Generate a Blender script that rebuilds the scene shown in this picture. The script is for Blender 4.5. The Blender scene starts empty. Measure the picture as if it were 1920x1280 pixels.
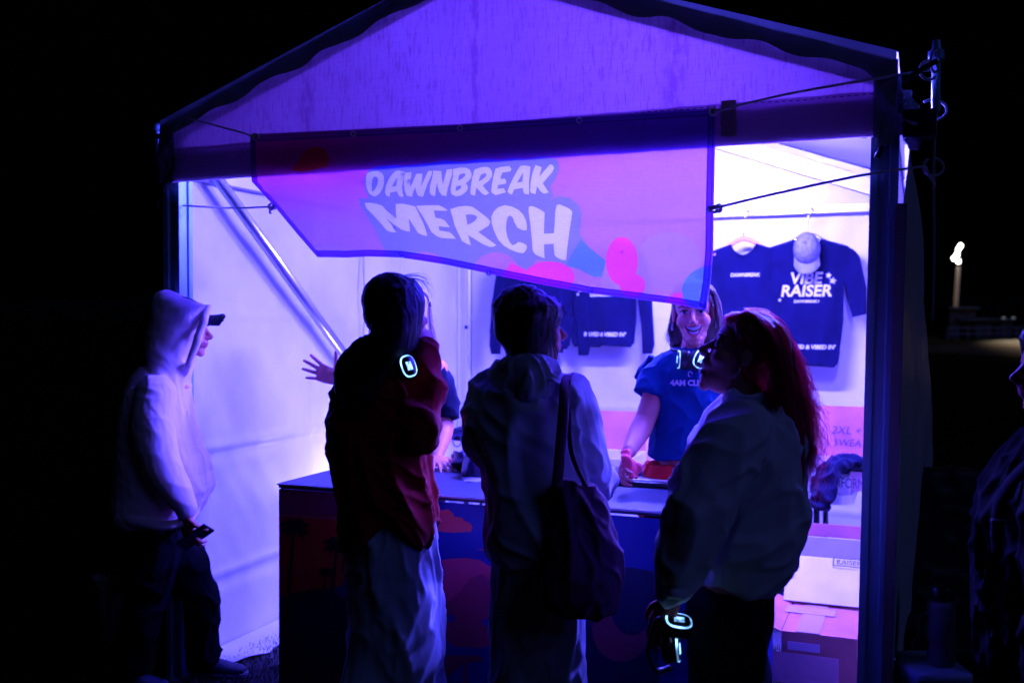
import bpy, bmesh, math, random
from mathutils import Vector, Matrix, noise
from mathutils.geometry import delaunay_2d_cdt

random.seed(7)
S = bpy.context.scene
COL = S.collection
V = Vector
PI = math.pi

# ------------------------------------------------------------------ camera, sky, exposure
CAM_Z = 1.6
F = 35.0 / 36.0 * 1920.0            # focal length in photo pixels
PITCH = math.atan(40.0 / F)
cam = bpy.data.cameras.new('camera')
cam.lens = 35; cam.sensor_width = 36; cam.clip_start = 0.05; cam.clip_end = 1500
cam.dof.use_dof = True; cam.dof.focus_distance = 3.55; cam.dof.aperture_fstop = 2.2
cam_ob = bpy.data.objects.new('camera', cam); COL.objects.link(cam_ob)
cam_ob.location = (0, 0, CAM_Z); cam_ob.rotation_euler = (PI/2 - PITCH, 0, 0)
S.camera = cam_ob

W = bpy.data.worlds.new('World'); S.world = W; W.use_nodes = True
nt = W.node_tree; bg = nt.nodes['Background']
sky = nt.nodes.new('ShaderNodeTexSky'); sky.sky_type = 'NISHITA'; sky.sun_disc = False
sky.sun_elevation = math.radians(-4); sky.sun_rotation = math.radians(200)
nt.links.new(sky.outputs[0], bg.inputs[0]); bg.inputs[1].default_value = 0.006

# faint blue fill sun added behind the camera to lift the tent's outside
sun = bpy.data.lights.new('blue_fill_sun', 'SUN'); sun.energy = 0.17; sun.color = (.13, .20, 1.0); sun.angle = math.radians(25)
sun_ob = bpy.data.objects.new('blue_fill_sun', sun); COL.objects.link(sun_ob)
sun_ob.rotation_euler = (math.radians(56), 0, math.radians(46))

S.view_settings.view_transform = 'Standard'
S.view_settings.look = 'None'
S.view_settings.exposure = 0.0; S.view_settings.gamma = 1.0
S.view_settings.use_curve_mapping = False
S.render.engine = 'CYCLES'
S.cycles.max_bounces = 8; S.cycles.diffuse_bounces = 5; S.cycles.transparent_max_bounces = 12
S.cycles.sample_clamp_indirect = 6.0
S.cycles.caustics_reflective = False; S.cycles.caustics_refractive = False
S.cycles.use_denoising = True
S.cycles.use_adaptive_sampling = True; S.cycles.adaptive_threshold = 0.01

LED = (0.082, 0.069, 1.0)            # colour of the tent's LED tubes

# ------------------------------------------------------------------ where a photo pixel lies at a given depth
CP, SP = math.cos(PITCH), math.sin(PITCH)
def P(px, py, d):
    u = (px - 960) / F; v = (640 - py) / F
    dy = CP + v * SP; dz = -SP + v * CP
    k = d / dy
    return V((u * k, d, CAM_Z + dz * k))

# tent frame of reference: u along the front (left to right), v into the tent, z up
TU = V((0.926, -0.377, 0)).normalized(); TV = V((0.377, 0.926, 0)).normalized(); TUW = 2.945; TD = 3.0
T0 = V((-1.483, 4.43, 0))
def T(u, v, z): return T0 + TU * u + TV * v + V((0, 0, z))
def Q(px, py, v):
    """point of a plane parallel to the tent front, v metres behind it, seen at a photo pixel"""
    a = (px - 960) / F; b = (640 - py) / F
    dr = V((a, CP + b * SP, -SP + b * CP)); o = V((0, 0, CAM_Z))
    k = ((T0 + TV * v) - o).dot(TV) / dr.dot(TV)
    return o + dr * k
def Qn(px, py, n, p0):
    a = (px - 960) / F; b = (640 - py) / F
    dr = V((a, CP + b * SP, -SP + b * CP)); o = V((0, 0, CAM_Z))
    return o + dr * ((p0 - o).dot(n) / dr.dot(n))

# ------------------------------------------------------------------ materials
def nd(t, k, **kw):
    n = t.nodes.new(k)
    for a, b in kw.items(): setattr(n, a, b)
    return n
MATS = {}
def mat(name, col, rough=0.7, metal=0.0, bump=0.0, bscale=60, var=0.0, vscale=6, spec=0.4, sheen=0.0,
        trans=0.0, tcol=None, clear=0.0, emit=None, estr=0.0, stretch=(1, 1, 1), coat=0.0, weave=0.0):
    if name in MATS: return MATS[name]
    m = bpy.data.materials.new(name); m.use_nodes = True; t = m.node_tree
    b = t.nodes['Principled BSDF']; out = t.nodes['Material Output']
    b.inputs['Roughness'].default_value = rough; b.inputs['Metallic'].default_value = metal
    b.inputs['Specular IOR Level'].default_value = spec
    b.inputs['Sheen Weight'].default_value = sheen
    b.inputs['Coat Weight'].default_value = coat
    c4 = (*col, 1)
    b.inputs['Base Color'].default_value = c4
    tc = nd(t, 'ShaderNodeTexCoord'); mp = nd(t, 'ShaderNodeMapping'); mp.inputs['Scale'].default_value = stretch
    t.links.new(tc.outputs['Object'], mp.inputs[0])
    colsock = None
    if var > 0:
        n = nd(t, 'ShaderNodeTexNoise'); n.inputs['Scale'].default_value = vscale; n.inputs['Detail'].default_value = 6
        t.links.new(mp.outputs[0], n.inputs['Vector'])
        r = nd(t, 'ShaderNodeMapRange'); r.inputs['From Min'].default_value = .3; r.inputs['From Max'].default_value = .7
        r.inputs['To Min'].default_value = 1 - var; r.inputs['To Max'].default_value = 1 + var * .4
        t.links.new(n.outputs[0], r.inputs[0])
        mx = nd(t, 'ShaderNodeVectorMath', operation='SCALE'); mx.inputs[0].default_value = col
        t.links.new(r.outputs[0], mx.inputs['Scale']); t.links.new(mx.outputs[0], b.inputs['Base Color'])
        colsock = mx.outputs[0]
    if bump > 0:
        n = nd(t, 'ShaderNodeTexNoise'); n.inputs['Scale'].default_value = bscale; n.inputs['Detail'].default_value = 5
        t.links.new(mp.outputs[0], n.inputs['Vector'])
        bp = nd(t, 'ShaderNodeBump'); bp.inputs['Strength'].default_value = bump; bp.inputs['Distance'].default_value = .01
        t.links.new(n.outputs[0], bp.inputs['Height']); t.links.new(bp.outputs[0], b.inputs['Normal'])
    if emit:
        b.inputs['Emission Color'].default_value = (*emit, 1); b.inputs['Emission Strength'].default_value = estr
    sh = b.outputs[0]
    if trans > 0:
        tr = nd(t, 'ShaderNodeBsdfTranslucent'); tr.inputs[0].default_value = (*(tcol or col), 1)
        if colsock is not None and tcol is None: t.links.new(colsock, tr.inputs[0])
        mx = nd(t, 'ShaderNodeMixShader'); mx.inputs[0].default_value = trans
        t.links.new(sh, mx.inputs[1]); t.links.new(tr.outputs[0], mx.inputs[2]); sh = mx.outputs[0]
    if clear > 0:
        cl = nd(t, 'ShaderNodeBsdfTransparent'); cl.inputs[0].default_value = (*(tcol or col), 1)
        mx = nd(t, 'ShaderNodeMixShader'); mx.inputs[0].default_value = clear
        t.links.new(sh, mx.inputs[1]); t.links.new(cl.outputs[0], mx.inputs[2]); sh = mx.outputs[0]
    t.links.new(sh, out.inputs[0])
    MATS[name] = m
    return m

M = {}
M['pvc'] = mat('white_pvc', (.74, .74, .75), rough=.36, bump=.5, bscale=5, var=.24, vscale=1.9, spec=.5)
M['pvc_out'] = mat('grey_pvc', (.70, .64, .58), rough=.4, bump=.3, bscale=7, var=.15, vscale=3)
M['alu'] = mat('aluminium', (.62, .63, .66), rough=.28, metal=.9, bump=.04, bscale=80)
M['frame'] = mat('frame_aluminium', (.66, .66, .70), rough=.42, metal=.25, bump=.04, bscale=60, var=.08, vscale=6)
M['postmat'] = mat('painted_aluminium', (.22, .42, .55), rough=.4, metal=.35, bump=.05, bscale=40, var=.15, vscale=8)
M['black'] = mat('black_plastic', (.012, .012, .014), rough=.35)
M['rubber'] = mat('black_rubber', (.015, .015, .016), rough=.6)
M['rope'] = mat('rope_fibre', (.5, .48, .44), rough=.9, bump=.5, bscale=200)
M['grom'] = mat('grommet_metal', (.8, .8, .8), rough=.3, metal=.6)
M['skin'] = mat('skin', (.60, .20, .17), rough=.5, spec=.35, bump=.03, bscale=150, var=.06, vscale=12)
M['lip'] = mat('lip', (.42, .06, .08), rough=.4)
M['brow'] = mat('brow_hair', (.03, .02, .015), rough=.8)
M['eye'] = mat('eye_white', (.75, .74, .72), rough=.2)
M['iris'] = mat('iris', (.02, .015, .01), rough=.15)
M['teeth'] = mat('teeth', (.8, .78, .74), rough=.25)
M['mouth'] = mat('mouth_inside', (.09, .012, .014), rough=.6)
M['navy'] = mat('navy_cotton', (.003, .003, .018), rough=.9, bump=.25, bscale=120, var=.2, sheen=.05, spec=.1)
M['bluetee'] = mat('blue_cotton', (.006, .05, .17), rough=.9, bump=.25, bscale=120, var=.25, vscale=9, spec=.1)
M['print'] = mat('white_ink', (.72, .72, .74), rough=.7)
M['cardb'] = mat('cardboard', (.46, .13, .12), rough=.85, bump=.25, bscale=14, var=.28, vscale=5)
M['cardw'] = mat('white_cardboard', (.72, .66, .70), rough=.7, bump=.2, bscale=9, var=.16, vscale=7)
M['cardp'] = mat('pink_cardboard', (.62, .34, .40), rough=.8, bump=.06, bscale=30, var=.08)
M['ink'] = mat('dark_ink', (.04, .03, .10), rough=.8)
M['tape'] = mat('brown_tape', (.45, .22, .20), rough=.2, spec=.6)
M['plasticw'] = mat('white_plastic', (.72, .72, .72), rough=.35, bump=.04, bscale=150)

# ------------------------------------------------------------------ objects
def rootloc(o):
    p = V((0, 0, 0))
    while o is not None:
        p += o.location; o = o.parent
    return p
def thing(name, label, cat, loc, group=None):
    o = bpy.data.objects.new(name, None); COL.objects.link(o); o.location = loc
    o.empty_display_size = .1
    o['label'] = label; o['category'] = cat
    if group: o['group'] = group
    return o
def link(name, me, mats=None, parent=None, smooth=True, label=None):
    """links a mesh given in world coordinates as a child of parent"""
    o = bpy.data.objects.new(name, me); COL.objects.link(o)
    if parent is not None:
        off = rootloc(parent); o.parent = parent
        me.transform(Matrix.Translation(-off))
    if mats:
        for m in (mats if isinstance(mats, (list, tuple)) else [mats]): me.materials.append(m)
    if smooth:
        for p in me.polygons: p.use_smooth = True
    me.update()
    if label: o['label'] = label
    return o
def single(name, me, mats, label, cat, group=None, smooth=True, loc=None):
    c = V((0, 0, 0))
    if loc is None:
        xs = [v.co for v in me.vertices]
        c = V((sum(p.x for p in xs) / len(xs), sum(p.y for p in xs) / len(xs), min(p.z for p in xs)))
    else: c = V(loc)
    me.transform(Matrix.Translation(-c))
    o = link(name, me, mats, None, smooth); o.location = c
    o['label'] = label; o['category'] = cat
    if group: o['group'] = group
    return o
def bm2me(bm, name='m'):
    bmesh.ops.recalc_face_normals(bm, faces=bm.faces)
    me = bpy.data.meshes.new(name); bm.to_mesh(me); bm.free(); return me
def raw(verts, faces, name='m'):
    me = bpy.data.meshes.new(name); me.from_pydata([tuple(v) for v in verts], [], faces); me.update(); return me

# ---- primitives added to a bmesh
def add_ring_loft(bm, rings, cap=True):
    vs = [[bm.verts.new(p) for p in r] for r in rings]
    n = len(vs[0])
    for a, b in zip(vs, vs[1:]):
        for i in range(n):
            bm.faces.new((a[i], a[(i + 1) % n], b[(i + 1) % n], b[i]))
    if cap:
        bm.faces.new(list(reversed(vs[0]))); bm.faces.new(vs[-1])
def superring(c, a, b, n=24, e=2.3):
    out = []
    for i in range(n):
        t = 2 * PI * i / n; x, y = math.cos(t), math.sin(t)
        out.append(c + a * (math.copysign(abs(x) ** (2 / e), x)) + b * (math.copysign(abs(y) ** (2 / e), y)))
    return out
def add_sil(bm, d, rows, n=28, e=2.3):
    """stack of horizontal sections: (photo row, left column, right column, thickness, depth shift)"""
    rings = []
    for r in rows:
        py, xl, xr, th = r[:4]; dd = d + (r[4] if len(r) > 4 else 0)
        a = P(xl, py, dd); b = P(xr, py, dd)
        rings.append(superring((a + b) / 2, (b - a) / 2, V((0, th / 2, 0)), n, e))
    add_ring_loft(bm, rings)
def frame(t):
    t = t.normalized()
    up = V((0, 0, 1)) if abs(t.z) < .9 else V((0, 1, 0))
    a = t.cross(up).normalized(); return a, t.cross(a).normalized()
def crom(pts, k):
    out = []
    n = len(pts)
    for i in range(n - 1):
        p0 = pts[max(i - 1, 0)]; p1 = pts[i]; p2 = pts[i + 1]; p3 = pts[min(i + 2, n - 1)]
        for j in range(k):
            t = j / k
            out.append(.5 * ((2 * p1) + (p2 - p0) * t + (2 * p0 - 5 * p1 + 4 * p2 - p3) * t * t + (3 * p1 - p0 - 3 * p2 + p3) * t ** 3))
    out.append(pts[-1]); return out
def add_tube(bm, pts, radii, n=12, k=1, cap=True, flat=1.0):
    pts = [V(p) for p in pts]
    if not isinstance(radii, (list, tuple)): radii = [radii] * len(pts)
    if k > 1:
        rv = crom([V((r, 0, 0)) for r in radii], k); radii = [max(r.x, 1e-4) for r in rv]; pts = crom(pts, k)
    rings = []; pa = None
    for i, p in enumerate(pts):
        t = (pts[min(i + 1, len(pts) - 1)] - pts[max(i - 1, 0)])
        if t.length < 1e-9: t = V((0, 0, 1))
        t.normalize()
        if pa is None: a, b = frame(t)
        else:
            a = (pa - t * pa.dot(t))
            a = a.normalized() if a.length > 1e-6 else frame(t)[0]
            b = t.cross(a)
        pa = a
        rings.append([p + (a * math.cos(2 * PI * j / n) + b * math.sin(2 * PI * j / n) * flat) * radii[i] for j in range(n)])
    add_ring_loft(bm, rings, cap)
def add_limb(bm, pts, radii, n=14, k=5):
    """tube with round ends"""
    add_tube(bm, pts, radii, n, k)
    for p, r in zip(pts, radii): add_ell(bm, p, (r,) * 3)
def add_ell(bm, c, r, rot=None, seg=16, rings=10):
    m = Matrix.Translation(V(c)) @ (rot.to_4x4() if rot is not None else Matrix.Identity(4)) @ Matrix.Diagonal((r[0], r[1], r[2], 1))
    top = bm.verts.new(m @ V((0, 0, 1))); bot = bm.verts.new(m @ V((0, 0, -1))); rows = []
    for i in range(1, rings):
        t = PI * i / rings; z, q = math.cos(t), math.sin(t)
        rows.append([bm.verts.new(m @ V((q * math.cos(2 * PI * j / seg), q * math.sin(2 * PI * j / seg), z))) for j in range(seg)])
    for j in range(seg):
        k = (j + 1) % seg
        bm.faces.new((top, rows[0][j], rows[0][k])); bm.faces.new((bot, rows[-1][k], rows[-1][j]))
        for A, B in zip(rows, rows[1:]): bm.faces.new((A[j], B[j], B[k], A[k]))
def add_box(bm, c, ax, ay, az, bev=0.0):
    """box of centre c with half-axis vectors"""
    vs = []
    for sx in (-1, 1):
        for sy in (-1, 1):
            for sz in (-1, 1): vs.append(bm.verts.new(V(c) + ax * sx + ay * sy + az * sz))
    fs = [(0, 1, 3, 2), (4, 6, 7, 5), (0, 4, 5, 1), (2, 3, 7, 6), (0, 2, 6, 4), (1, 5, 7, 3)]
    faces = [bm.faces.new([vs[i] for i in f]) for f in fs]
    if bev:
        es = list({e for f in faces for e in f.edges})
        bmesh.ops.bevel(bm, geom=es, offset=bev, segments=2, affect='EDGES', profile=.5)
def boxme(c, ax, ay, az, bev=.004):
    bm = bmesh.new(); add_box(bm, c, ax, ay, az, bev); return bm2me(bm)
def beam(p, q, w, h, side=None):
    """box beam from p to q; w across, h in the other direction"""
    p, q = V(p), V(q); t = (q - p); L = t.length; t.normalize()
    a = side - t * side.dot(t) if side is not None else frame(t)[0]
    a.normalize(); b = t.cross(a)
    return boxme((p + q) / 2, t * (L / 2), a * (w / 2), b * (h / 2), min(w, h) * .08)

def fold_fn(amp, freq, stretch=(1, 1, 1), rot=0.0, seed=0.0, sharp=1.0, limit=None):
    m = Matrix.Rotation(rot, 3, 'Y')
    def f(p, nrm):
        q = m @ p
        q = V((q.x * freq * stretch[0] + seed, q.y * freq * stretch[1] + seed * 1.7, q.z * freq * stretch[2]))
        w = V((noise.noise(q * .5), noise.noise(q * .5 + V((9, 3, 1))), 0))
        n = noise.noise(q + w * .8)
        r = ((1 - min(1, abs(n) * 2.6)) ** 1.5 * 1.6 - .5) * sharp + n * (1 - sharp)
        k = 1 if limit is None else limit(p)
        return amp * r * k
    return f
def solid(build, voxel=.008, smooth=3, folds=(), deform=None, region=None):
    bm = bmesh.new(); build(bm)
    bmesh.ops.recalc_face_normals(bm, faces=bm.faces)
    me = bpy.data.meshes.new('t'); bm.to_mesh(me); bm.free()
    o = bpy.data.objects.new('t', me); COL.objects.link(o)
    md = o.modifiers.new('r', 'REMESH'); md.mode = 'VOXEL'; md.voxel_size = voxel
    if smooth:
        s = o.modifiers.new('s', 'SMOOTH'); s.iterations = smooth; s.factor = .5
    dg = bpy.context.evaluated_depsgraph_get()
    r = bpy.data.meshes.new_from_object(o.evaluated_get(dg))
    bpy.data.objects.remove(o); bpy.data.meshes.remove(me)
    if folds or deform:
        r.calc_loop_triangles() if hasattr(r, 'calc_loop_triangles') else None
        ns = [v.normal.copy() for v in r.vertices]
        for v, n in zip(r.vertices, ns):
            p = v.co.copy(); k = 0
            for f in folds: k += f(p, n)
            q = p + n * k
            if deform: q = deform(q)
            v.co = q
    if region:
        for p in r.polygons: p.material_index = region(p.center)
    return r

# ---- flat prints and sheets: polygons cut into one sheet, the later one on top
def inpoly(p, poly):
    c = False; n = len(poly); x, y = p
    for i in range(n):
        x1, y1 = poly[i]; x2, y2 = poly[(i + 1) % n]
        if (y1 > y) != (y2 > y) and x < (x2 - x1) * (y - y1) / (y2 - y1) + x1: c = not c
    return c
def sheet(domain, regions, to3d, grid, name='sheet'):
    """domain polygon, regions [(polygon, material index)], grid step; all in one 2-D chart"""
    vs = []; fs = []
    def addp(poly):
        if sum(p[0] * q[1] - q[0] * p[1] for p, q in zip(poly, list(poly[1:]) + [poly[0]])) < 0: poly = list(reversed(poly))
        b = len(vs); vs.extend(V(p) for p in poly); fs.append(list(range(b, b + len(poly))))
    addp(domain)
    for poly, mi in regions: addp(poly)
    xs = [p[0] for p in domain]; ys = [p[1] for p in domain]
    x = min(xs) + grid * .37
    while x < max(xs):
        y = min(ys) + grid * .41
        while y < max(ys):
            if inpoly((x, y), domain): vs.append(V((x + random.uniform(-.1, .1) * grid, y + random.uniform(-.1, .1) * grid)))
            y += grid
        x += grid
    r = delaunay_2d_cdt(vs, [], fs, 0, 1e-5, True)
    nv, nf, of = r[0], r[2], r[5]
    faces = []; mi = []
    for f, o in zip(nf, of):
        if 0 not in o: continue
        faces.append(f); k = max(o)
        mi.append(0 if k == 0 else regions[k - 1][1])
    used = sorted({i for f in faces for i in f}); ix = {i: k for k, i in enumerate(used)}
    faces = [[ix[i] for i in f] for f in faces]
    me = raw([to3d(nv[i].x, nv[i].y) for i in used], faces, name)
    for p, m in zip(me.polygons, mi): p.material_index = m
    return me
def text2d(s, size=1.0, shear=0.0, fat=0.0, align='CENTER'):
    cu = bpy.data.curves.new('t', 'FONT'); cu.body = s; cu.size = size; cu.shear = shear; cu.offset = fat
    cu.align_x = align; cu.align_y = 'CENTER'; cu.resolution_u = 3
    o = bpy.data.objects.new('t', cu); COL.objects.link(o)
    dg = bpy.context.evaluated_depsgraph_get()
    me = bpy.data.meshes.new_from_object(o.evaluated_get(dg))
    bpy.data.objects.remove(o); bpy.data.curves.remove(cu)
    return me
def text_on(s, origin, right, up, size, nrm=None, lift=.003, shear=0.0, fat=0.0, arch=0.0, surf=None, align='CENTER', xs=1.0):
    """lettering laid on a surface; right/up are unit vectors of its plane"""
    me = text2d(s, size, shear, fat, align)
    if surf:
        bm = bmesh.new(); bm.from_mesh(me)
        bmesh.ops.triangulate(bm, faces=bm.faces); bmesh.ops.subdivide_edges(bm, edges=[e for e in bm.edges if e.calc_length() > size * .3], cuts=2)
        bm.to_mesh(me); bm.free()
    n = right.cross(up).normalized() if nrm is None else nrm
    for v in me.vertices:
        x, y = v.co.x * xs, v.co.y
        y += arch * x * x
        p = origin + right * x + up * y + n * lift
        if surf: p = surf(p)
        v.co = p
    return me
def strands(guides, n, r=.0012, jit=.01, k=4, sides=3, seed=1, tip=.25, wave=.0, closed=False):
    """thin tapering hairs between neighbouring guide curves"""
    rnd = random.Random(seed); vs = []; fs = []
    G = [[V(p) for p in g] for g in guides]; m = len(G[0])
    for s in range(n):
        i = rnd.randrange(len(G) - 1); t = rnd.random()
        off = V((rnd.gauss(0, 1), rnd.gauss(0, 1), rnd.gauss(0, 1))) * jit
        off2 = V((rnd.gauss(0, 1), rnd.gauss(0, 1), rnd.gauss(0, 1))) * jit * 1.6
        L = rnd.uniform(.75, 1.0); ph = rnd.uniform(0, 6)
        pts = []
        for j in range(m):
            w = j / (m - 1)
            p = G[i][j].lerp(G[i + 1][j], t) + off * (.3 + .7 * w) + off2 * w * w
            pts.append(p)
        c = crom(pts, k); c = c[:max(4, int(len(c) * L))]
        if wave: c = [p + V((math.sin(q * .9 + ph), math.cos(q * .8 + ph * 2), 0)) * wave * (q / len(c)) for q, p in enumerate(c)]
        rad = r * rnd.uniform(.6, 1.3); b = len(vs)
        for q, p in enumerate(c):
            tg = (c[min(q + 1, len(c) - 1)] - c[max(q - 1, 0)])
            a, bb = frame(tg if tg.length > 1e-8 else V((0, 0, 1)))
            rr = rad * (1 - (1 - tip) * (q / (len(c) - 1)) ** 2)
            for e in range(sides):
                vs.append(p + (a * math.cos(2 * PI * e / sides) + bb * math.sin(2 * PI * e / sides)) * rr)
        for q in range(len(c) - 1):
            for e in range(sides):
                f = (e + 1) % sides
                fs.append((b + q * sides + e, b + q * sides + f, b + (q + 1) * sides + f, b + (q + 1) * sides + e))
    return raw(vs, fs)
def joinme(*mes):
    bm = bmesh.new()
    for m in mes: bm.from_mesh(m)
    me = bpy.data.meshes.new('j'); bm.to_mesh(me); bm.free(); return me

# ================================================================== ground and far field
def ground():
    m = bpy.data.materials.new('grass_ground'); m.use_nodes = True; t = m.node_tree; b = t.nodes['Principled BSDF']
    tc = nd(t, 'ShaderNodeTexCoord'); n = nd(t, 'ShaderNodeTexNoise'); n.inputs['Scale'].default_value = 14; n.inputs['Detail'].default_value = 8
    t.links.new(tc.outputs['Object'], n.inputs['Vector'])
    r = nd(t, 'ShaderNodeValToRGB'); r.color_ramp.elements[0].color = (.008, .010, .003, 1); r.color_ramp.elements[1].color = (.018, .015, .005, 1)
    r.color_ramp.elements[0].position = .35; r.color_ramp.elements[1].position = .7
    t.links.new(n.outputs[0], r.inputs[0]); t.links.new(r.outputs[0], b.inputs['Base Color'])
    bp = nd(t, 'ShaderNodeBump'); bp.inputs['Strength'].default_value = .8; bp.inputs['Distance'].default_value = .03
    n2 = nd(t, 'ShaderNodeTexNoise'); n2.inputs['Scale'].default_value = 90; n2.inputs['Detail'].default_value = 4
    t.links.new(tc.outputs['Object'], n2.inputs['Vector']); t.links.new(n2.outputs[0], bp.inputs['Height']); t.links.new(bp.outputs[0], b.inputs['Normal'])
    b.inputs['Roughness'].default_value = .95; b.inputs['Specular IOR Level'].default_value = .1
    me = raw([(-400, -60, 0), (400, -60, 0), (400, 900, 0), (-400, 900, 0)], [(0, 1, 2, 3)])
    o = link('ground', me, m, None, False); o['kind'] = 'structure'
    # sandy infield lit by the far floodlight
    sm = mat('infield_sand', (.46, .27, .13), rough=1, bump=.5, bscale=3, var=.4, vscale=.25, spec=.05)
    pts = []
    for i in range(48):
        a = 2 * PI * i / 48
        pts.append((47 + 27 * math.cos(a) * (1 + .04 * math.sin(3 * a)), 52 + 18.5 * math.sin(a) * (1 + .05 * math.sin(2 * a + 1)), .004))
    o = link('sandy_infield', raw(pts, [list(range(48))]), sm, None, False); o['kind'] = 'structure'
    # trodden matting inside the tent
    cm = mat('matting', (.055, .045, .06), rough=1, bump=1.0, bscale=160, var=.55, vscale=60, spec=.1)
    q = [T(.05, -.35, .005), T(TUW + .02, -.2, .005), T(TUW - .03, TD - .03, .005), T(.05, TD - .03, .005)]
    o = link('matting', raw(q, [(0, 1, 2, 3)]), cm, None, False); o['kind'] = 'structure'
ground()

def grass():
    rnd = random.Random(3); vs = []; fs = []
    def blade(p, h):
        a = rnd.uniform(0, 6.28); w = .0022
        d = V((math.cos(a), math.sin(a), 0)); e = V((-d.y, d.x, 0)); lean = d * h * rnd.uniform(.1, .7)
        b = len(vs)
        vs.extend([p - e * w, p + e * w, p + lean * .4 + V((0, 0, h * .6)) + e * w * .7, p + lean + V((0, 0, h))])
        fs.extend([(b, b + 1, b + 2), (b, b + 2, b + 3)])
    for i in range(9000):
        u = rnd.uniform(.05, 1.0); v = rnd.uniform(-.9, 1.0)
        p = T(u, v, .004); blade(p, rnd.uniform(.012, .035))
    for i in range(9000):
        u = rnd.uniform(2.0, 2.75); v = rnd.uniform(-.9, 1.4)
        p = T(u, v, .004); blade(p, rnd.uniform(.012, .035))
    for i in range(9000):
        p = V((rnd.uniform(-2.4, 2.2), rnd.uniform(2.4, 4.4), .0)); blade(p, rnd.uniform(.015, .05))
    me = raw(vs, fs)
    o = link('grass', me, mat('grass_blades', (.045, .06, .022), rough=.8), None, False)
    o['kind'] = 'stuff'; o['label'] = 'short trodden grass in and before the tent'; o['category'] = 'grass'
grass()

# ================================================================== the tent
tent = thing('market_tent', 'white pitched-roof event tent glowing violet from inside, open at the front', 'tent', T(TUW / 2, TD / 2, 0))
EAVE, RIDGE = 2.425, 2.965
RL = V((-.045, 0, 0))        # the right front post leans a little at its foot
def post(u, v, lean=V((0, 0, 0)), w=.088, mt='postmat'):
    bm = bmesh.new()
    top = T(u, v, EAVE - .03); bot = T(u, v, 0) + lean
    # extruded profile with grooves on each face
    prof = []
    h = w / 2; g = .008; s = .02
    for k in range(4):
        c, sn = math.cos(k * PI / 2), math.sin(k * PI / 2)
        for x, y in ((-h, -h), (-s, -h), (-s * .7, -h + g), (s * .7, -h + g), (s, -h)):
            prof.append((x * c - y * sn, x * sn + y * c))
    rings = []
    for p in (bot, top): rings.append([p + TU * x + TV * y for x, y in prof])
    add_ring_loft(bm, rings)
    o = link('post', bm2me(bm), M[mt], tent, False)
    bm = bmesh.new(); add_box(bm, bot + V((0, 0, .006)), TU * .075, TV * .075, V((0, 0, .006)), .002)
    link('base_plate', bm2me(bm), M['alu'], tent, False)
post(0, 0); post(TUW, 0, RL); post(.0, TD, mt='frame'); post(TUW, TD, mt='frame')
zb = 2.295
def part_beam(name, p, q, w=.055, h=.12, side=None): return link(name, beam(p, q, w, h, side if side is not None else TV), M['frame'], tent, False)
part_beam('eave_beam', T(.045, .085, zb), T(TUW - .045, .085, zb), .03, .10, TV)
part_beam('eave_beam', T(.045, TD - .02, zb), T(TUW - .045, TD - .02, zb), .05, .06, TV)
part_beam('eave_beam', T(0, .045, zb), T(0, TD - .045, zb), .05, .12, TU)
part_beam('eave_beam', T(TUW, .045, zb), T(TUW, TD - .045, zb), .05, .12, TU)
for v, dz, hh in ((.0, .035, .05), (TD - .03, .06, .1)):
    part_beam('rafter', T(.03, v, EAVE - dz), T(TUW / 2, v, RIDGE - dz - .01), .04, hh, TV)
    part_beam('rafter', T(TUW - .03, v, EAVE - dz), T(TUW / 2, v, RIDGE - dz - .01), .04, hh, TV)
part_beam('ridge_beam', T(TUW / 2, .05, RIDGE - .09), T(TUW / 2, TD - .07, RIDGE - .09), .06, .1, TU)
# diagonal round brace along the left wall
bm = bmesh.new(); add_tube(bm, [T(.05, .02, 2.40), T(.035, 1.2, 1.50), T(.03, 2.9, .22)], .027, 20, 1)
link('diagonal_brace', bm2me(bm), M['alu'], tent)
bm = bmesh.new(); add_box(bm, T(.08, 0.02, 2.38), TU * .05, TV * .03, V((0, 0, .05)), .004); link('brace_bracket', bm2me(bm), M['alu'], tent, False)

def wave(a, b, s): return noise.noise(V((a * 1.3, b * 1.1, s))) * .6 + noise.noise(V((a * 3.1, b * 2.6, s + 4))) * .3 + noise.noise(V((a * 8, b * 7, s + 9))) * .08
def gridme(nu, nv, f):
    vs = [f(i / nu, j / nv) for j in range(nv + 1) for i in range(nu + 1)]
    fs = [(j * (nu + 1) + i, j * (nu + 1) + i + 1, (j + 1) * (nu + 1) + i + 1, (j + 1) * (nu + 1) + i) for j in range(nv) for i in range(nu)]
    return raw(vs, fs)
def crease(z, z0, w, a): return a * math.exp(-((z - z0) / w) ** 2)
# left side wall, seen from inside: storage creases at two heights, slack between them
def lw(a, b):
    v = .05 + a * (TD - .1); z = .02 + b * (EAVE - .04)
    bow = .02 * math.sin(PI * a) * math.sin(PI * min(1, b * 1.1))
    e = wave(v, z, 1) * .03 + crease(z, 1.0, .018, .016) - crease(z, .955, .03, .012) + crease(z, .39, .016, .012) - crease(z, .34, .03, .01) + crease(z, 1.62, .012, .004)
    e += .006 * noise.noise(V((v * 16, z * 5, 3))) * math.exp(-((z - .99) / .07) ** 2) + .006 * noise.noise(V((v * 14, z * 5, 9))) * math.exp(-((z - .38) / .07) ** 2) + .004 * noise.noise(V((v * 9 + z * 6, z * 3 - v * 2, 12)))
    e += crease(v + .03 * z, 1.15, .010, .008) + crease(v - .02 * z, 2.1, .010, .008)
    return T(-.035 - bow + e, v, z)
link('side_wall', gridme(150, 130, lw), M['pvc'], tent)
def bw(a, b):
    u = .05 + a * (TUW - .1); z = .02 + b * (EAVE - .04)
    e = wave(u, z, 21) * .03 + crease(z, 1.0, .018, .01) + crease(z, .39, .016, .01) + crease(z, 1.62, .012, .006)
    return T(u, TD + .035 - e, z)
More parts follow.
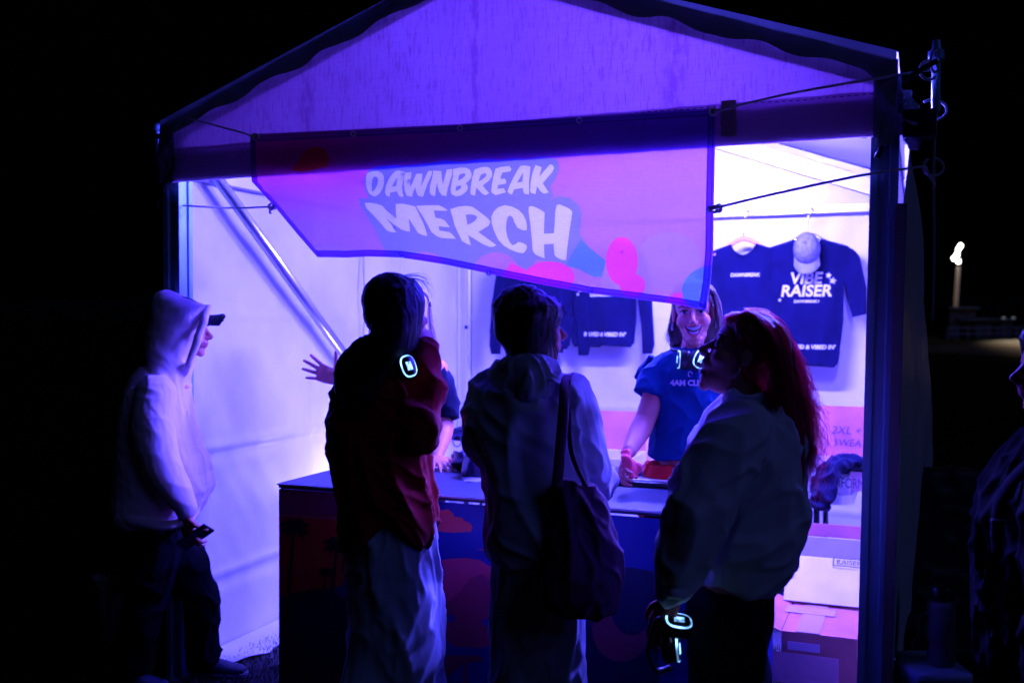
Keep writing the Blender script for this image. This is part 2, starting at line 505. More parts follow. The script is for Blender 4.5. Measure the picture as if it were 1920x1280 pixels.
link('back_wall', gridme(130, 110, bw), M['pvc'], tent)
def rw(a, b):
    v = -.03 + a * (TD + .06); z = .02 + b * (EAVE - .12)
    bow = .10 * math.sin(PI * min(1, a * .9 + .05)) * math.sin(PI * b) ** .7
    e = wave(v, z, 41) * .05 + wave(v * 2.6, z * .8, 47) * .02
    gap = .022 * max(0, min(1, (z - 1.95) / .2)) * max(0, 1 - a * 12)
    return T(TUW + .050 - .045 * (1 - b) * max(0, 1 - a * 3) * .75 + gap + bow + e * min(1, a * 8 + .1) * (.3 + math.sin(PI * b)), v, z)
me = gridme(120, 110, rw)
o = link('side_wall', me, M['pvc_out'], tent)
o['label'] = 'outside of the right wall, grey and bulging'
sd = o.modifiers.new('s', 'SOLIDIFY'); sd.thickness = .004
link('edge_strip', beam(T(TUW + .048, -.052, 0.01) + RL, T(TUW + .048, -.052, 1.98), .034, .006, TU), mat('keder_strip', (.10, .085, .075), rough=.7), tent, False)
# back gable and its seams
def tri_sheet(v, zlow, mt, name, sd_, amp):
    dom = [(-.06, zlow), (TUW + .06, zlow), (TUW + .06, EAVE), (TUW / 2, RIDGE), (-.06, EAVE)]
    return link(name, sheet(dom, [], lambda x, y: T(x, v + wave(x, y, sd_) * amp, y), .05), mt, tent)
EAVE += .022; RIDGE += .022; tri_sheet(TD + .03, EAVE - .08, M['pvc'], 'back_gable', 61, .012); EAVE -= .022; RIDGE -= .022
# front gable cloth: translucent woven canvas with stained seams
def canvas(name, base, dark, transm, tint):
    m = bpy.data.materials.new(name); m.use_nodes = True; t = m.node_tree; b = t.nodes['Principled BSDF']; out = t.nodes['Material Output']
    tc = nd(t, 'ShaderNodeTexCoord')
    mp = nd(t, 'ShaderNodeMapping'); mp.inputs['Scale'].default_value = (70, 70, 9); t.links.new(tc.outputs['Object'], mp.inputs[0])
    n1 = nd(t, 'ShaderNodeTexNoise'); n1.inputs['Scale'].default_value = 1.6; n1.inputs['Detail'].default_value = 7; n1.inputs['Roughness'].default_value = .75
    t.links.new(mp.outputs[0], n1.inputs['Vector'])
    r1 = nd(t, 'ShaderNodeMapRange'); r1.inputs['From Min'].default_value = .36; r1.inputs['From Max'].default_value = .5
    t.links.new(n1.outputs[0], r1.inputs[0])
    n2 = nd(t, 'ShaderNodeTexNoise'); n2.inputs['Scale'].default_value = 2.2; n2.inputs['Detail'].default_value = 5; t.links.new(tc.outputs['Object'], n2.inputs['Vector'])
    r2 = nd(t, 'ShaderNodeMapRange'); r2.inputs['From Min'].default_value = .35; r2.inputs['From Max'].default_value = .65; r2.inputs['To Min'].default_value = .55
    t.links.new(n2.outputs[0], r2.inputs[0])
    # fine weave lines
    w = nd(t, 'ShaderNodeTexNoise'); w.inputs['Scale'].default_value = 1; w.inputs['Detail'].default_value = 2
    mp2 = nd(t, 'ShaderNodeMapping'); mp2.inputs['Scale'].default_value = (12, 12, 160); t.links.new(tc.outputs['Object'], mp2.inputs[0]); t.links.new(mp2.outputs[0], w.inputs['Vector'])
    r3 = nd(t, 'ShaderNodeMapRange'); r3.inputs['From Min'].default_value = .3; r3.inputs['From Max'].default_value = .6; r3.inputs['To Min'].default_value = .75
    t.links.new(w.outputs[0], r3.inputs[0])
    mul = nd(t, 'ShaderNodeMath', operation='MULTIPLY'); t.links.new(r1.outputs[0], mul.inputs[0]); t.links.new(r2.outputs[0], mul.inputs[1])
    mul2 = nd(t, 'ShaderNodeMath', operation='MULTIPLY'); t.links.new(mul.outputs[0], mul2.inputs[0]); t.links.new(r3.outputs[0], mul2.inputs[1])
    # seam stains at fixed places (object x runs across the gable)
    sep = nd(t, 'ShaderNodeSeparateXYZ'); t.links.new(tc.outputs['Object'], sep.inputs[0])
    last = mul2.outputs[0]
    n4 = nd(t, 'ShaderNodeTexNoise'); n4.inputs['Scale'].default_value = 40; n4.inputs['Detail'].default_value = 5
    mp4 = nd(t, 'ShaderNodeMapping'); mp4.inputs['Scale'].default_value = (1, 1, .35); t.links.new(tc.outputs['Object'], mp4.inputs[0]); t.links.new(mp4.outputs[0], n4.inputs['Vector'])
    for sx, wd, st in SEAMS:
        a = nd(t, 'ShaderNodeMath', operation='SUBTRACT'); t.links.new(sep.outputs[0], a.inputs[0]); a.inputs[1].default_value = sx
        c = nd(t, 'ShaderNodeMath', operation='ABSOLUTE'); t.links.new(a.outputs[0], c.inputs[0])
        d = nd(t, 'ShaderNodeMapRange'); d.inputs['From Min'].default_value = 0; d.inputs['From Max'].default_value = wd
        d.inputs['To Min'].default_value = st; d.inputs['To Max'].default_value = 0; t.links.new(c.outputs[0], d.inputs[0])
        e = nd(t, 'ShaderNodeMapRange'); e.inputs['From Min'].default_value = .4; e.inputs['From Max'].default_value = .62; t.links.new(n4.outputs[0], e.inputs[0])
        f = nd(t, 'ShaderNodeMath', operation='MULTIPLY'); t.links.new(d.outputs[0], f.inputs[0]); t.links.new(e.outputs[0], f.inputs[1])
        g = nd(t, 'ShaderNodeMath', operation='SUBTRACT'); t.links.new(last, g.inputs[0]); t.links.new(f.outputs[0], g.inputs[1]); g.use_clamp = True
        last = g.outputs[0]
    mx = nd(t, 'ShaderNodeMix', data_type='RGBA'); t.links.new(last, mx.inputs['Factor'])
    mx.inputs['A'].default_value = (*dark, 1); mx.inputs['B'].default_value = (*base, 1)
    t.links.new(mx.outputs['Result'], b.inputs['Base Color']); b.inputs['Roughness'].default_value = .75
    tr = nd(t, 'ShaderNodeBsdfTranslucent')
    tm = nd(t, 'ShaderNodeMix', data_type='RGBA', blend_type='MULTIPLY'); tm.inputs['Factor'].default_value = 1
    t.links.new(mx.outputs['Result'], tm.inputs['A']); tm.inputs['B'].default_value = (*tint, 1)
    t.links.new(tm.outputs['Result'], tr.inputs[0])
    ms = nd(t, 'ShaderNodeMixShader'); ms.inputs[0].default_value = transm
    t.links.new(b.outputs[0], ms.inputs[1]); t.links.new(tr.outputs[0], ms.inputs[2]); t.links.new(ms.outputs[0], out.inputs[0])
    return m
# the tent's empty is at u = TUW/2; its axes are the world's, so the gable is built as its own local chart below
SEAMS = [((Q(x, y, -.05) - T0).dot(TU) - TUW / 2, w, s) for x, y, w, s in ((891, 100, .020, 1.5), (577, 190, .05, .9), (1265, 120, .06, 1.0))]
M['gable'] = canvas('gable_canvas', (.62, .56, .6), (.40, .25, .36), .12, (.95, .42, .72))
dom = [(-.03, 2.205), (TUW + .03, 2.205), (TUW + .03, EAVE + .01), (TUW / 2, RIDGE + .022), (-.03, EAVE + .01)]
gab = sheet(dom, [], lambda x, y: V((x - TUW / 2, -.05 + wave(x, y, 71) * .006, y)), .04)
def tent_local(name, me, mats, v0=0.0, label=None):
    """a part modelled in a chart (x across the front, y inwards, z up), turned with the tent"""
    o = bpy.data.objects.new(name, me); COL.objects.link(o); o.parent = tent
    o.rotation_euler = (0, 0, math.atan2(TU.y, TU.x)); o.location = T(TUW / 2, 0, 0) - tent.location
    for m in (mats if isinstance(mats, (list, tuple)) else [mats]): me.materials.append(m)
    for p in me.polygons: p.use_smooth = True
    if label: o['label'] = label
    return o
tent_local('front_gable', gab, M['gable'])
# hem tape stitched along the lower edge of the gable cloth
M['hem'] = mat('canvas_hem', (.42, .30, .36), rough=.8, bump=.3, bscale=90, var=.3, vscale=5, trans=.5, tcol=(.55, .36, .58))
hem = gridme(120, 6, lambda a, b: V(((a - .5) * (TUW + .10), -.056 + .004 * noise.noise(V((a * 60, b * 2, 5))) - .004 * (1 - b), 2.20 + b * .150 + .004 * noise.noise(V((a * 25, 0, 2))))))
tent_local('valance', hem, M['hem'])
st = []
for i in range(130):
    x = (i / 130 - .5) * (TUW + .08)
    st.append(x)
sv = []; sf = []
for x in st:
    b = len(sv); z = 2.338 + .003 * noise.noise(V((x * 8, 0, 2)))
    sv += [V((x, -.0635, z)), V((x + .013, -.0635, z)), V((x + .013, -.0635, z + .003)), V((x, -.0635, z + .003))]; sf.append((b, b + 1, b + 2, b + 3))
tent_local('stitching', raw(sv, sf), M['ink'])
# skirts of the roof cloth hanging over the gable, with a wavy free edge
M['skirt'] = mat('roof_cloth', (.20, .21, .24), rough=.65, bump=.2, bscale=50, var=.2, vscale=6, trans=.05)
for side in (-1, 1):
    def f(a, b, side=side):
        x = side * ((TUW / 2 + .03) * (1 - a)); zt = RIDGE + .015 + (EAVE + .015 - RIDGE) * (1 - a)
        w = .075 + .010 * math.sin(a * 34 + side) + .014 * noise.noise(V((a * 13, side, 3))) + .09 * math.exp(-(a / .035) ** 2)
        y = -.075 - .022 * b * (1 + .8 * math.sin(a * 34 + 1 + side)) * (.4 + .6 * b)
        return V((x, y, zt + .016 - b * (w + .016)))
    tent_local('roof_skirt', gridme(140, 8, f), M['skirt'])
    # the cloth wrapped round the corner
    def g(a, b, side=side):
        x = side * (TUW / 2 + .035 - a * .075); z = EAVE + .02 - b * (.27)
        return V((x, -.072 - .01 * math.sin(a * 3 + b * 5) * b - .006 * noise.noise(V((a * 6, b * 9, side))), z - .012 * a))
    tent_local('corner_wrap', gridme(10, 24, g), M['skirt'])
    # roof panel
    def r(a, b, side=side):
        x = side * (TUW / 2 + .035) * (1 - a); z = RIDGE + .025 + (EAVE + .02 - RIDGE) * (1 - a)
        sag = -.035 * math.sin(PI * a) * math.sin(PI * b)
        return V((x, -.066 + b * (TD + .14), z + sag + .006 * noise.noise(V((x * 3, b * 9, 3)))))
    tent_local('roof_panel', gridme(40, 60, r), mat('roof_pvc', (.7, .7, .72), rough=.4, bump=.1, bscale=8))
# ground flap of the left wall folded inwards
def fl(a, b):
    v = .1 + a * (TD - .3)
    w = .20 + .08 * noise.noise(V((a * 9, 0, 2))) + .04 * noise.noise(V((a * 23, 0, 7)))
    return T(-.03 + b * w, v, .022 + .018 * noise.noise(V((a * 11, b * 3, 5))) * b + .02 * (1 - b) ** 4)
link('ground_flap', gridme(80, 8, fl), M['pvc'], tent)
# loose cord hanging on the left wall
bm = bmesh.new(); add_tube(bm, [T(-.005 + .012 * math.sin(i * 2.1), 1.62 + .012 * math.sin(i * 1.3), 2.36 - i * .17) for i in range(9)], .005, 6, 3)
for i in (2, 4): add_ell(bm, T(-.005 + .012 * math.sin(i * 2.1), 1.62 + .012 * math.sin(i * 1.3), 2.36 - i * .17), (.011, .011, .014))
link('cord', bm2me(bm), M['rope'], tent)
# bolts on the back corner post
for z in (2.02, 1.55): 
    bm = bmesh.new(); add_ell(bm, T(.045, TD - .046, z), (.014, .014, .014)); link('bolt', bm2me(bm), M['black'], tent)
# tent hardware at the right corner: bracket, finial with rope hook, rolled-up wall end
bm = bmesh.new()
add_box(bm, T(TUW + .10, -.03, 2.235), TU * .05, TV * .04, V((0, 0, .045)), .004)
link('corner_bracket', bm2me(bm), M['black'], tent, False)
bm = bmesh.new()
f0 = T(TUW + .15, .02, 2.28)
add_tube(bm, [f0, f0 + V((0, 0, .16)), f0 + V((0, 0, .17)), f0 + V((0, 0, .20)), f0 + V((0, 0, .205)), f0 + V((0, 0, .235))], [.014, .014, .026, .026, .016, .012], 12)
link('finial', bm2me(bm), M['postmat'], tent, False)
bm = bmesh.new()
f1 = T(-.11, .0, 2.30)
add_tube(bm, [f1 + V((0, 0, -.05)), f1 + V((0, 0, .14)), f1 + V((0, 0, .15)), f1 + V((0, 0, .18))], [.012, .012, .022, .014], 12)
add_box(bm, T(-.075, .0, 2.42), TU * .035, TV * .012, V((0, 0, .012)), .002)
add_box(bm, T(-.075, .0, 2.25), TU * .035, TV * .012, V((0, 0, .012)), .002)
link('finial', bm2me(bm), M['postmat'], tent, False)
def bundle(bm):
    c = [Q(1694, 166, -.03), Q(1700, 195, -.035), Q(1709, 232, -.04), Q(1718, 268, -.03), Q(1724, 286, -.02)]
    add_tube(bm, c, [.008, .024, .028, .018, .006], 14, 4)
    add_tube(bm, [Q(1690, 178, -.03), Q(1691, 195, -.03), Q(1697, 212, -.03)], [.006, .012, .010], 10, 3)
me = solid(bundle, .006, 2, [fold_fn(.012, 34, (1, 1, .35), .5, 3)])
link('wall_bundle', me, mat('bundle_cloth', (.62, .62, .68), rough=.6, trans=.5), tent)
bm = bmesh.new(); add_tube(bm, [T(TUW + .05, -.10, 2.36), T(TUW + .09, -.115, 2.385), T(TUW + .15, -.10, 2.42)], .009, 8, 4); link('strap', bm2me(bm), M['rubber'], tent)
bm = bmesh.new(); add_tube(bm, [T(TUW + .15, 0.02, 2.29), T(TUW + .145, .06, 2.1), T(TUW + .15, .15, 1.85), T(TUW + .15, .3, 1.60)], .005, 8, 4); link('guy_line', bm2me(bm), M['rope'], tent)
bm = bmesh.new(); add_tube(bm, [T(TUW - .01, -.052, 2.175), T(TUW - .03, -.06, 2.13)], [.008, .010], 8); link('toggle', bm2me(bm), M['black'], tent)
# masking tape patch beside the banner
c0 = Q(1366, 222, -.066)
link('tape_patch', boxme(c0, TU * .026, TV * .0006, V((0, 0, .062)), 0), mat('masking_tape', (.45, .30, .28), rough=.7, trans=.25), tent, False)

# ================================================================== LED lamps of the tent
def led_tube(name, label, p, q, strength, group=None):
    p, q = V(p), V(q); c = (p + q) / 2; t = (q - p).normalized()
    r = thing(name, label, 'lamp', c, group)
    bm = bmesh.new(); add_tube(bm, [p, q], .022, 16)
    o = link('tube', bm2me(bm), mat('led_%d' % int(strength), (.8, .8, .9), emit=LED, estr=strength), r)
    for e, s in ((p, -1), (q, 1)):
        bm = bmesh.new(); add_tube(bm, [e, e + t * .05 * s], .026, 16); link('end_cap', bm2me(bm), M['black'], r, False)
    for w in (.2, .8):
        a = p.lerp(q, w); bm = bmesh.new(); add_tube(bm, [a + V((0, 0, .02)), a + V((0, 0, .14))], .004, 6); link('clip', bm2me(bm), M['alu'], r)
    return r
LS = 6.5
led_tube('led_tube_lamp', 'violet LED tube hung across the middle of the tent under its roof', T(1.60, 1.40, 2.55), T(2.35, 1.40, 2.55), 700 * LS, 'LED tubes of the tent')
led_tube('led_tube_lamp', 'violet LED tube above the right tent wall near the front', T(TUW - .13, .50, 2.45), T(TUW - .13, 1.22, 2.45), 400 * LS, 'LED tubes of the tent')
# LED wash light on the ground behind the counter at the left wall
def wash(p, aim, strength):
    p = V(p); d = (V(aim) - p).normalized(); a, b = frame(d)
    r = thing('led_wash_light', 'small LED wash light behind the counter shining on the left wall', 'lamp', V((p.x, p.y, 0)))
    bm = bmesh.new(); add_box(bm, p - d * .045, a * .11, b * .08, d * .035, .006); link('housing', bm2me(bm), M['black'], r, False)
    link('lens', boxme(p, a * .095, b * .065, d * .004, .002), mat('wash_lens', (.8, .8, .9), emit=LED, estr=strength), r, False)
    bm = bmesh.new(); add_tube(bm, [V((p.x, p.y, .012)), p - d * .05 + V((0, 0, -.02))], .012, 10); add_tube(bm, [V((p.x, p.y, 0)), V((p.x, p.y, .014))], .11, 20)
    link('stand', bm2me(bm), M['black'], r, False)
wash(T(.34, 1.30, .62), T(-.03, 1.55, .95), 80 * LS)

# ================================================================== far floodlight and the field's edge
def flood():
    d = 95.0
    base = P(1788, 632, d); base.z = 0
    r = thing('floodlight_mast', 'tall pale mast with a cluster of white floodlights beyond the field', 'floodlight', base)
    top = P(1797, 500, d)
    bm = bmesh.new(); add_tube(bm, [base, top], [.26, .18], 14); link('mast', bm2me(bm), mat('mast_paint', (.6, .5, .45), rough=.9), r)
    lm = mat('flood_lamp', (1, 1, 1), emit=(1.0, .97, .86), estr=14)
    for px, py in ((1800, 461), (1796, 468), (1793, 478), (1788, 484), (1796, 490)):
        c = P(px, py, d)
        bm = bmesh.new(); add_ell(bm, c + V((0, -.1, 0)), (.20, .12, .20)); h = link('lamp_lens', bm2me(bm), lm, r)
        bm = bmesh.new(); add_tube(bm, [c + V((0, .28, .03)), c + V((0, -.03, 0))], [.12, .26], 12); link('lamp_housing', bm2me(bm), M['black'], r)
    bm = bmesh.new(); add_tube(bm, [top, P(1799, 466, d + .4)], [.18, .12], 8); add_tube(bm, [P(1786, 486, d + .4), P(1801, 488, d + .4)], .07, 8); add_tube(bm, [P(1789, 474, d + .4), P(1801, 472, d + .4)], .07, 8)
    link('crossarm', bm2me(bm), M['alu'], r)
    L = bpy.data.lights.new('flood_light', 'SPOT'); L.energy = 130000; L.spot_size = math.radians(54); L.spot_blend = .8; L.color = (1, .80, .55); L.shadow_soft_size = .6
    lo = bpy.data.objects.new('flood_light', L); COL.objects.link(lo); lo.parent = r; lo.location = P(1796, 478, d - 1.2) - base
    L2 = bpy.data.lights.new('mast_fill_light', 'POINT'); L2.energy = 150; L2.color = (1, .82, .62); L2.shadow_soft_size = .3  # added fill lamp without a fitting, only brightens the mast
    l2 = bpy.data.objects.new('mast_fill_light', L2); COL.objects.link(l2); l2.parent = r; l2.location = P(1790, 540, d - 4.5) - base
    lo.rotation_euler = (V((46, 44, 0)) - P(1796, 478, d - 1.2)).to_track_quat('-Z', 'Y').to_euler()
flood()
def far_edge():
    d = 82.0
    r0 = P(1776, 628, d); r1 = P(1990, 622, d + 10); r0.z = 0; r1.z = 0
    f = thing('field_fence', 'low pale rail fence along the far edge of the field', 'fence', r0)
    fm = mat('fence_paint', (.55, .5, .45), rough=.7)
    n = 12
    for i in range(n + 1):
        p = r0.lerp(r1, i / n); link('fence_post', boxme(p + V((0, 0, .5)), V((.06, 0, 0)), V((0, .06, 0)), V((0, 0, .5)), 0), fm, f, False)
    for z in (.45, .95):
        link('rail', beam(r0 + V((0, 0, z)), r1 + V((0, 0, z)), .06, .12, V((0, 1, 0))), fm, f, False)
    for px, w, h, lab in ((1793, 2.3, 2.6, 'small pale shed at the foot of the floodlight mast'), (1836, 4.6, 1.6, 'low pale dugout shelter at the far side of the field')):
        c = P(px, 630, 88); c.z = 0
        s = thing('shed', lab, 'shed', c)
        wm = mat('shed_wall', (.30, .26, .22), rough=.8)
        link('wall', boxme(c + V((0, 0, h / 2)), V((w / 2, 0, 0)), V((0, 1.2, 0)), V((0, 0, h / 2)), 0), wm, s, False)
        link('roof', boxme(c + V((0, -.1, h + .08)), V((w / 2 + .2, 0, 0)), V((0, 1.5, 0)), V((0, 0, .08)), 0), M['postmat'], s, False)
        link('door', boxme(c + V((w * .2, -1.215, .9)), V((.4, 0, 0)), V((0, .02, 0)), V((0, 0, .9)) if h > 2 else V((0, 0, .6)), 0), M['black'], s, False)
    for i, (px, lab) in enumerate(((1808, 'dim street light left of the two on the dark horizon'), (1882, 'dim street light on the horizon, the middle one of three'), (1900, 'dim street light on the horizon nearest the right edge'))):
        d2 = 260.0; c = P(px, 596, d2)
        b = V((c.x, c.y, 0)); s = thing('street_lamp', lab, 'street lamp', b, 'street lamps on the horizon')
        bm = bmesh.new(); add_tube(bm, [b, c], [.14, .09], 8); link('pole', bm2me(bm), M['black'], s)
        bm = bmesh.new(); add_ell(bm, c, (.42, .3, .22)); link('lamp_head', bm2me(bm), mat('street_lamp_glow', (1, 1, 1), emit=(.75, .8, .85), estr=.28), s)
    # a far line of trees, a mass against the night sky
    rnd = random.Random(5); vs = []; fs = []
    for i in range(14000):
        a = rnd.uniform(-300, 320); dd = 300 + rnd.uniform(-8, 8)
        h = 7 + 4 * noise.noise(V((a * .05, 0, 3))) + 2 * noise.noise(V((a * .3, 0, 5)))
        p = V((a, dd, rnd.uniform(0, 1) ** .7 * h)); s = .8
        b = len(vs); q = [p + V((rnd.uniform(-1, 1), rnd.uniform(-.5, .5), rnd.uniform(-1, 1))) * s * 2.4 for _ in range(3)]
        vs += q; fs.append((b, b + 1, b + 2))
    o = link('treeline', raw(vs, fs), mat('tree_leaves', (.03, .04, .02), rough=1), None, False); o['kind'] = 'stuff'
    o['label'] = 'dark tree line on the horizon'; o['category'] = 'trees'
far_edge()

# ================================================================== the banner
def dye(name, col, transl=.55, clear=.22, base=None, grad=None):
    m = bpy.data.materials.new(name); m.use_nodes = True; t = m.node_tree; b = t.nodes['Principled BSDF']; out = t.nodes['Material Output']
    b.inputs['Base Color'].default_value = (*[c * .5 for c in (base or col)], 1); b.inputs['Roughness'].default_value = .6; b.inputs['Specular IOR Level'].default_value = .25
    tc = nd(t, 'ShaderNodeTexCoord')
    mp = nd(t, 'ShaderNodeMapping'); mp.inputs['Scale'].default_value = (25, 25, 420); t.links.new(tc.outputs['Object'], mp.inputs[0])
    n = nd(t, 'ShaderNodeTexNoise'); n.inputs['Scale'].default_value = 1; n.inputs['Detail'].default_value = 3; t.links.new(mp.outputs[0], n.inputs['Vector'])
    mpb = nd(t, 'ShaderNodeMapping'); mpb.inputs['Scale'].default_value = (420, 420, 25); t.links.new(tc.outputs['Object'], mpb.inputs[0])
    nb = nd(t, 'ShaderNodeTexNoise'); nb.inputs['Scale'].default_value = 1; nb.inputs['Detail'].default_value = 3; t.links.new(mpb.outputs[0], nb.inputs['Vector'])
    ad = nd(t, 'ShaderNodeMath', operation='ADD'); t.links.new(n.outputs[0], ad.inputs[0]); t.links.new(nb.outputs[0], ad.inputs[1])
    r = nd(t, 'ShaderNodeMapRange'); r.inputs['From Min'].default_value = .7; r.inputs['From Max'].default_value = 1.3; r.inputs['To Min'].default_value = .82; r.inputs['To Max'].default_value = 1.08
    t.links.new(ad.outputs[0], r.inputs[0])
    mx = nd(t, 'ShaderNodeVectorMath', operation='SCALE'); mx.inputs[0].default_value = col; t.links.new(r.outputs[0], mx.inputs['Scale'])
    if grad:      # the print runs to magenta red at its upper left corner
        sp = nd(t, 'ShaderNodeSeparateXYZ'); t.links.new(tc.outputs['Object'], sp.inputs[0])
        gz = nd(t, 'ShaderNodeMapRange', interpolation_type='SMOOTHSTEP'); gz.inputs['From Min'].default_value = -.36; gz.inputs['From Max'].default_value = -.06; t.links.new(sp.outputs[2], gz.inputs[0])
        gx = nd(t, 'ShaderNodeMapRange'); gx.inputs['From Min'].default_value = -.75; gx.inputs['From Max'].default_value = .6; gx.inputs['To Min'].default_value = 1; gx.inputs['To Max'].default_value = .1; t.links.new(sp.outputs[0], gx.inputs[0])
        gm = nd(t, 'ShaderNodeMath', operation='MULTIPLY'); t.links.new(gz.outputs[0], gm.inputs[0]); t.links.new(gx.outputs[0], gm.inputs[1])
        gg = nd(t, 'ShaderNodeMix', data_type='RGBA'); t.links.new(gm.outputs[0], gg.inputs['Factor']); gg.inputs['A'].default_value = (*col, 1); gg.inputs['B'].default_value = (*grad, 1)
        t.links.new(gg.outputs['Result'], mx.inputs[0])
        hb = nd(t, 'ShaderNodeVectorMath', operation='SCALE'); t.links.new(gg.outputs['Result'], hb.inputs[0]); hb.inputs['Scale'].default_value = .5; t.links.new(hb.outputs[0], b.inputs['Base Color'])
    tr = nd(t, 'ShaderNodeBsdfTranslucent'); t.links.new(mx.outputs[0], tr.inputs[0])
    m1 = nd(t, 'ShaderNodeMixShader'); m1.inputs[0].default_value = transl; t.links.new(b.outputs[0], m1.inputs[1]); t.links.new(tr.outputs[0], m1.inputs[2])
    cl = nd(t, 'ShaderNodeBsdfTransparent'); t.links.new(mx.outputs[0], cl.inputs[0])
    m2 = nd(t, 'ShaderNodeMixShader'); m2.inputs[0].default_value = clear; t.links.new(m1.outputs[0], m2.inputs[1]); t.links.new(cl.outputs[0], m2.inputs[2])
    t.links.new(m2.outputs[0], out.inputs[0]); return m
BM_ = [dye('banner_pink', (.38, .17, .88), grad=(.85, .04, .26)), dye('banner_blue', (.20, .20, .97)), dye('banner_white', (.56, .54, .97)),
       dye('banner_hotpink', (.72, .06, .55)), dye('banner_lilac', (.36, .20, .92)), dye('banner_red', (1.0, .05, .05)), dye('banner_sky', (.10, .20, .9))]
def cr(pts, x0, y0, s): return [(x0 + x / s, y0 + y / s) for x, y in pts]
A_ = lambda *p: cr(p, 670, 290, 9.6)
B_ = lambda *p: cr(p, 850, 290, 9.6)
C_ = lambda *p: cr(p, 670, 370, 8.727)
D_ = lambda *p: cr(p, 850, 370, 8.0)
letters = [
 (A_((175,340),(225,312),(290,298),(370,298),(440,330),(472,380),(482,450),(478,530),(455,610),(400,700),(330,750),(280,745),(215,705),(175,620),(155,520),(158,420)), 1),
 (A_((320,395),(355,405),(375,450),(360,540),(320,625),(280,668),(260,660),(258,560),(270,460),(290,410)), 0),
 (A_((690,295),(760,290),(850,310),(845,390),(818,490),(805,580),(815,680),(832,750),(795,762),(745,735),(715,660),(590,685),(580,760),(520,730),(498,680),(515,560),(565,440),(630,350)), 1),
 (A_((722,405),(620,572),(700,565),(712,470)), 0),
 (A_((860,325),(975,318),(960,440),(950,580),(990,520),(1060,345),(1170,340),(1165,450),(1140,580),(1190,480),(1275,300),(1345,290),(1335,370),(1280,480),(1230,620),(1180,762),(1090,740),(1055,660),(1045,580),(1010,660),(985,762),(890,740),(855,660),(840,540),(845,430)), 1),
 (A_((1365,285),(1510,300),(1520,420),(1540,540),(1570,420),(1610,270),(1712,262),(1700,380),(1665,480),(1630,600),(1600,748),(1520,730),(1470,660),(1445,560),(1440,500),(1415,600),(1398,752),(1320,720),(1300,670),(1310,560),(1345,430),(1358,360)), 1),
 (B_((-2,262),(120,235),(240,238),(300,275),(330,350),(320,420),(270,480),(225,515),(250,550),(262,600),(240,660),(180,710),(110,745),(40,750),(-20,720),(-46,680),(-48,620),(-28,500),(-8,400)), 1),
 (B_((115,355),(170,338),(222,345),(210,385),(150,440),(85,468),(95,400)), 0), (B_((55,570),(110,555),(150,570),(130,610),(80,645),(40,655),(42,610)), 0),
 (B_((380,270),(480,235),(580,220),(650,235),(690,290),(700,350),(690,400),(640,470),(530,555),(580,620),(645,695),(580,732),(520,705),(415,595),(390,740),(330,725),(305,690),(315,570),(345,400)), 1),
 (B_((500,360),(560,335),(600,345),(580,400),(520,450),(455,485),(475,410)), 0),
 (B_((760,250),(850,225),(1010,205),(1045,260),(1030,300),(880,325),(845,440),(930,432),(955,480),(945,520),(805,550),(790,615),(910,605),(945,680),(760,730),(680,675),(690,560),(720,400)), 1),
 (B_((1205,205),(1290,195),(1390,215),(1375,350),(1360,500),(1365,716),(1290,710),(1265,680),(1248,598),(1095,625),(1055,720),(1010,705),(975,665),(1010,560),(1080,420),(1150,290)), 1),
 (B_((1255,325),(1145,505),(1243,492),(1250,410)), 0),
 (B_((1480,185),(1590,230),(1545,395),(1640,290),(1740,175),(1790,190),(1815,240),(1790,300),(1690,420),(1610,515),(1665,600),(1715,680),(1630,705),(1570,660),(1505,570),(1480,710),(1400,690),(1382,650),(1395,480),(1430,310)), 1),
 (C_((120,92),(210,90),(330,110),(410,140),(480,220),(640,350),(630,240),(628,110),(740,105),(860,130),(945,150),(985,230),(1060,380),(1110,500),(1145,635),(1060,615),(990,580),(960,530),(840,340),(862,560),(800,555),(720,525),(640,470),(470,345),(560,450),(635,575),(560,570),(480,540),(380,420),(240,270),(150,180)), 1),
 (C_((965,140),(1100,132),(1330,130),(1400,160),(1475,210),(1460,222),(1250,215),(1280,335),(1370,350),(1430,380),(1510,480),(1500,490),(1330,475),(1345,545),(1510,570),(1560,610),(1615,680),(1380,665),(1290,630),(1215,570),(1150,450),(1060,290),(990,190)), 1),
 (D_((-46,179),(80,140),(190,128),(280,140),(350,185),(450,260),(530,325),(555,370),(530,425),(450,475),(375,520),(500,610),(645,715),(600,742),(540,742),(440,700),(320,625),(222,568),(240,640),(265,718),(200,695),(130,655),(70,530),(20,420),(-10,300)), 1),
 (D_((185,260),(260,255),(330,270),(360,300),(330,350),(270,390),(210,412),(200,340)), 0),
 (D_((570,300),(600,220),(670,150),(770,118),(880,140),(980,190),(1050,260),(1090,350),(1105,430),(1100,495),(1030,490),(960,455),(920,380),(890,300),(850,272),(815,295),(795,370),(790,480),(810,590),(850,680),(890,718),(930,705),(975,668),(1040,685),(1090,710),(1108,745),(1085,800),(1045,838),(960,825),(850,780),(750,720),(670,630),(610,500),(575,390)), 1),
 (D_((1130,150),(1160,130),(1220,145),(1300,180),(1370,225),(1365,350),(1358,545),(1508,540),(1520,400),(1530,200),(1550,120),(1590,105),(1680,140),(1745,175),(1785,215),(1770,320),(1740,520),(1710,750),(1690,945),(1620,935),(1560,905),(1520,870),(1510,780),(1505,695),(1360,705),(1362,800),(1370,915),(1300,890),(1230,855),(1190,800),(1180,640),(1155,400),(1130,220)), 1)]
def arc(cx, cy, rx, ry, a0=0, a1=360, n=22): return [(cx + rx * math.cos(math.radians(a0 + (a1 - a0) * i / n)), cy + ry * math.sin(math.radians(a0 + (a1 - a0) * i / n))) for i in range(n + (0 if a1 - a0 == 360 else 1))]
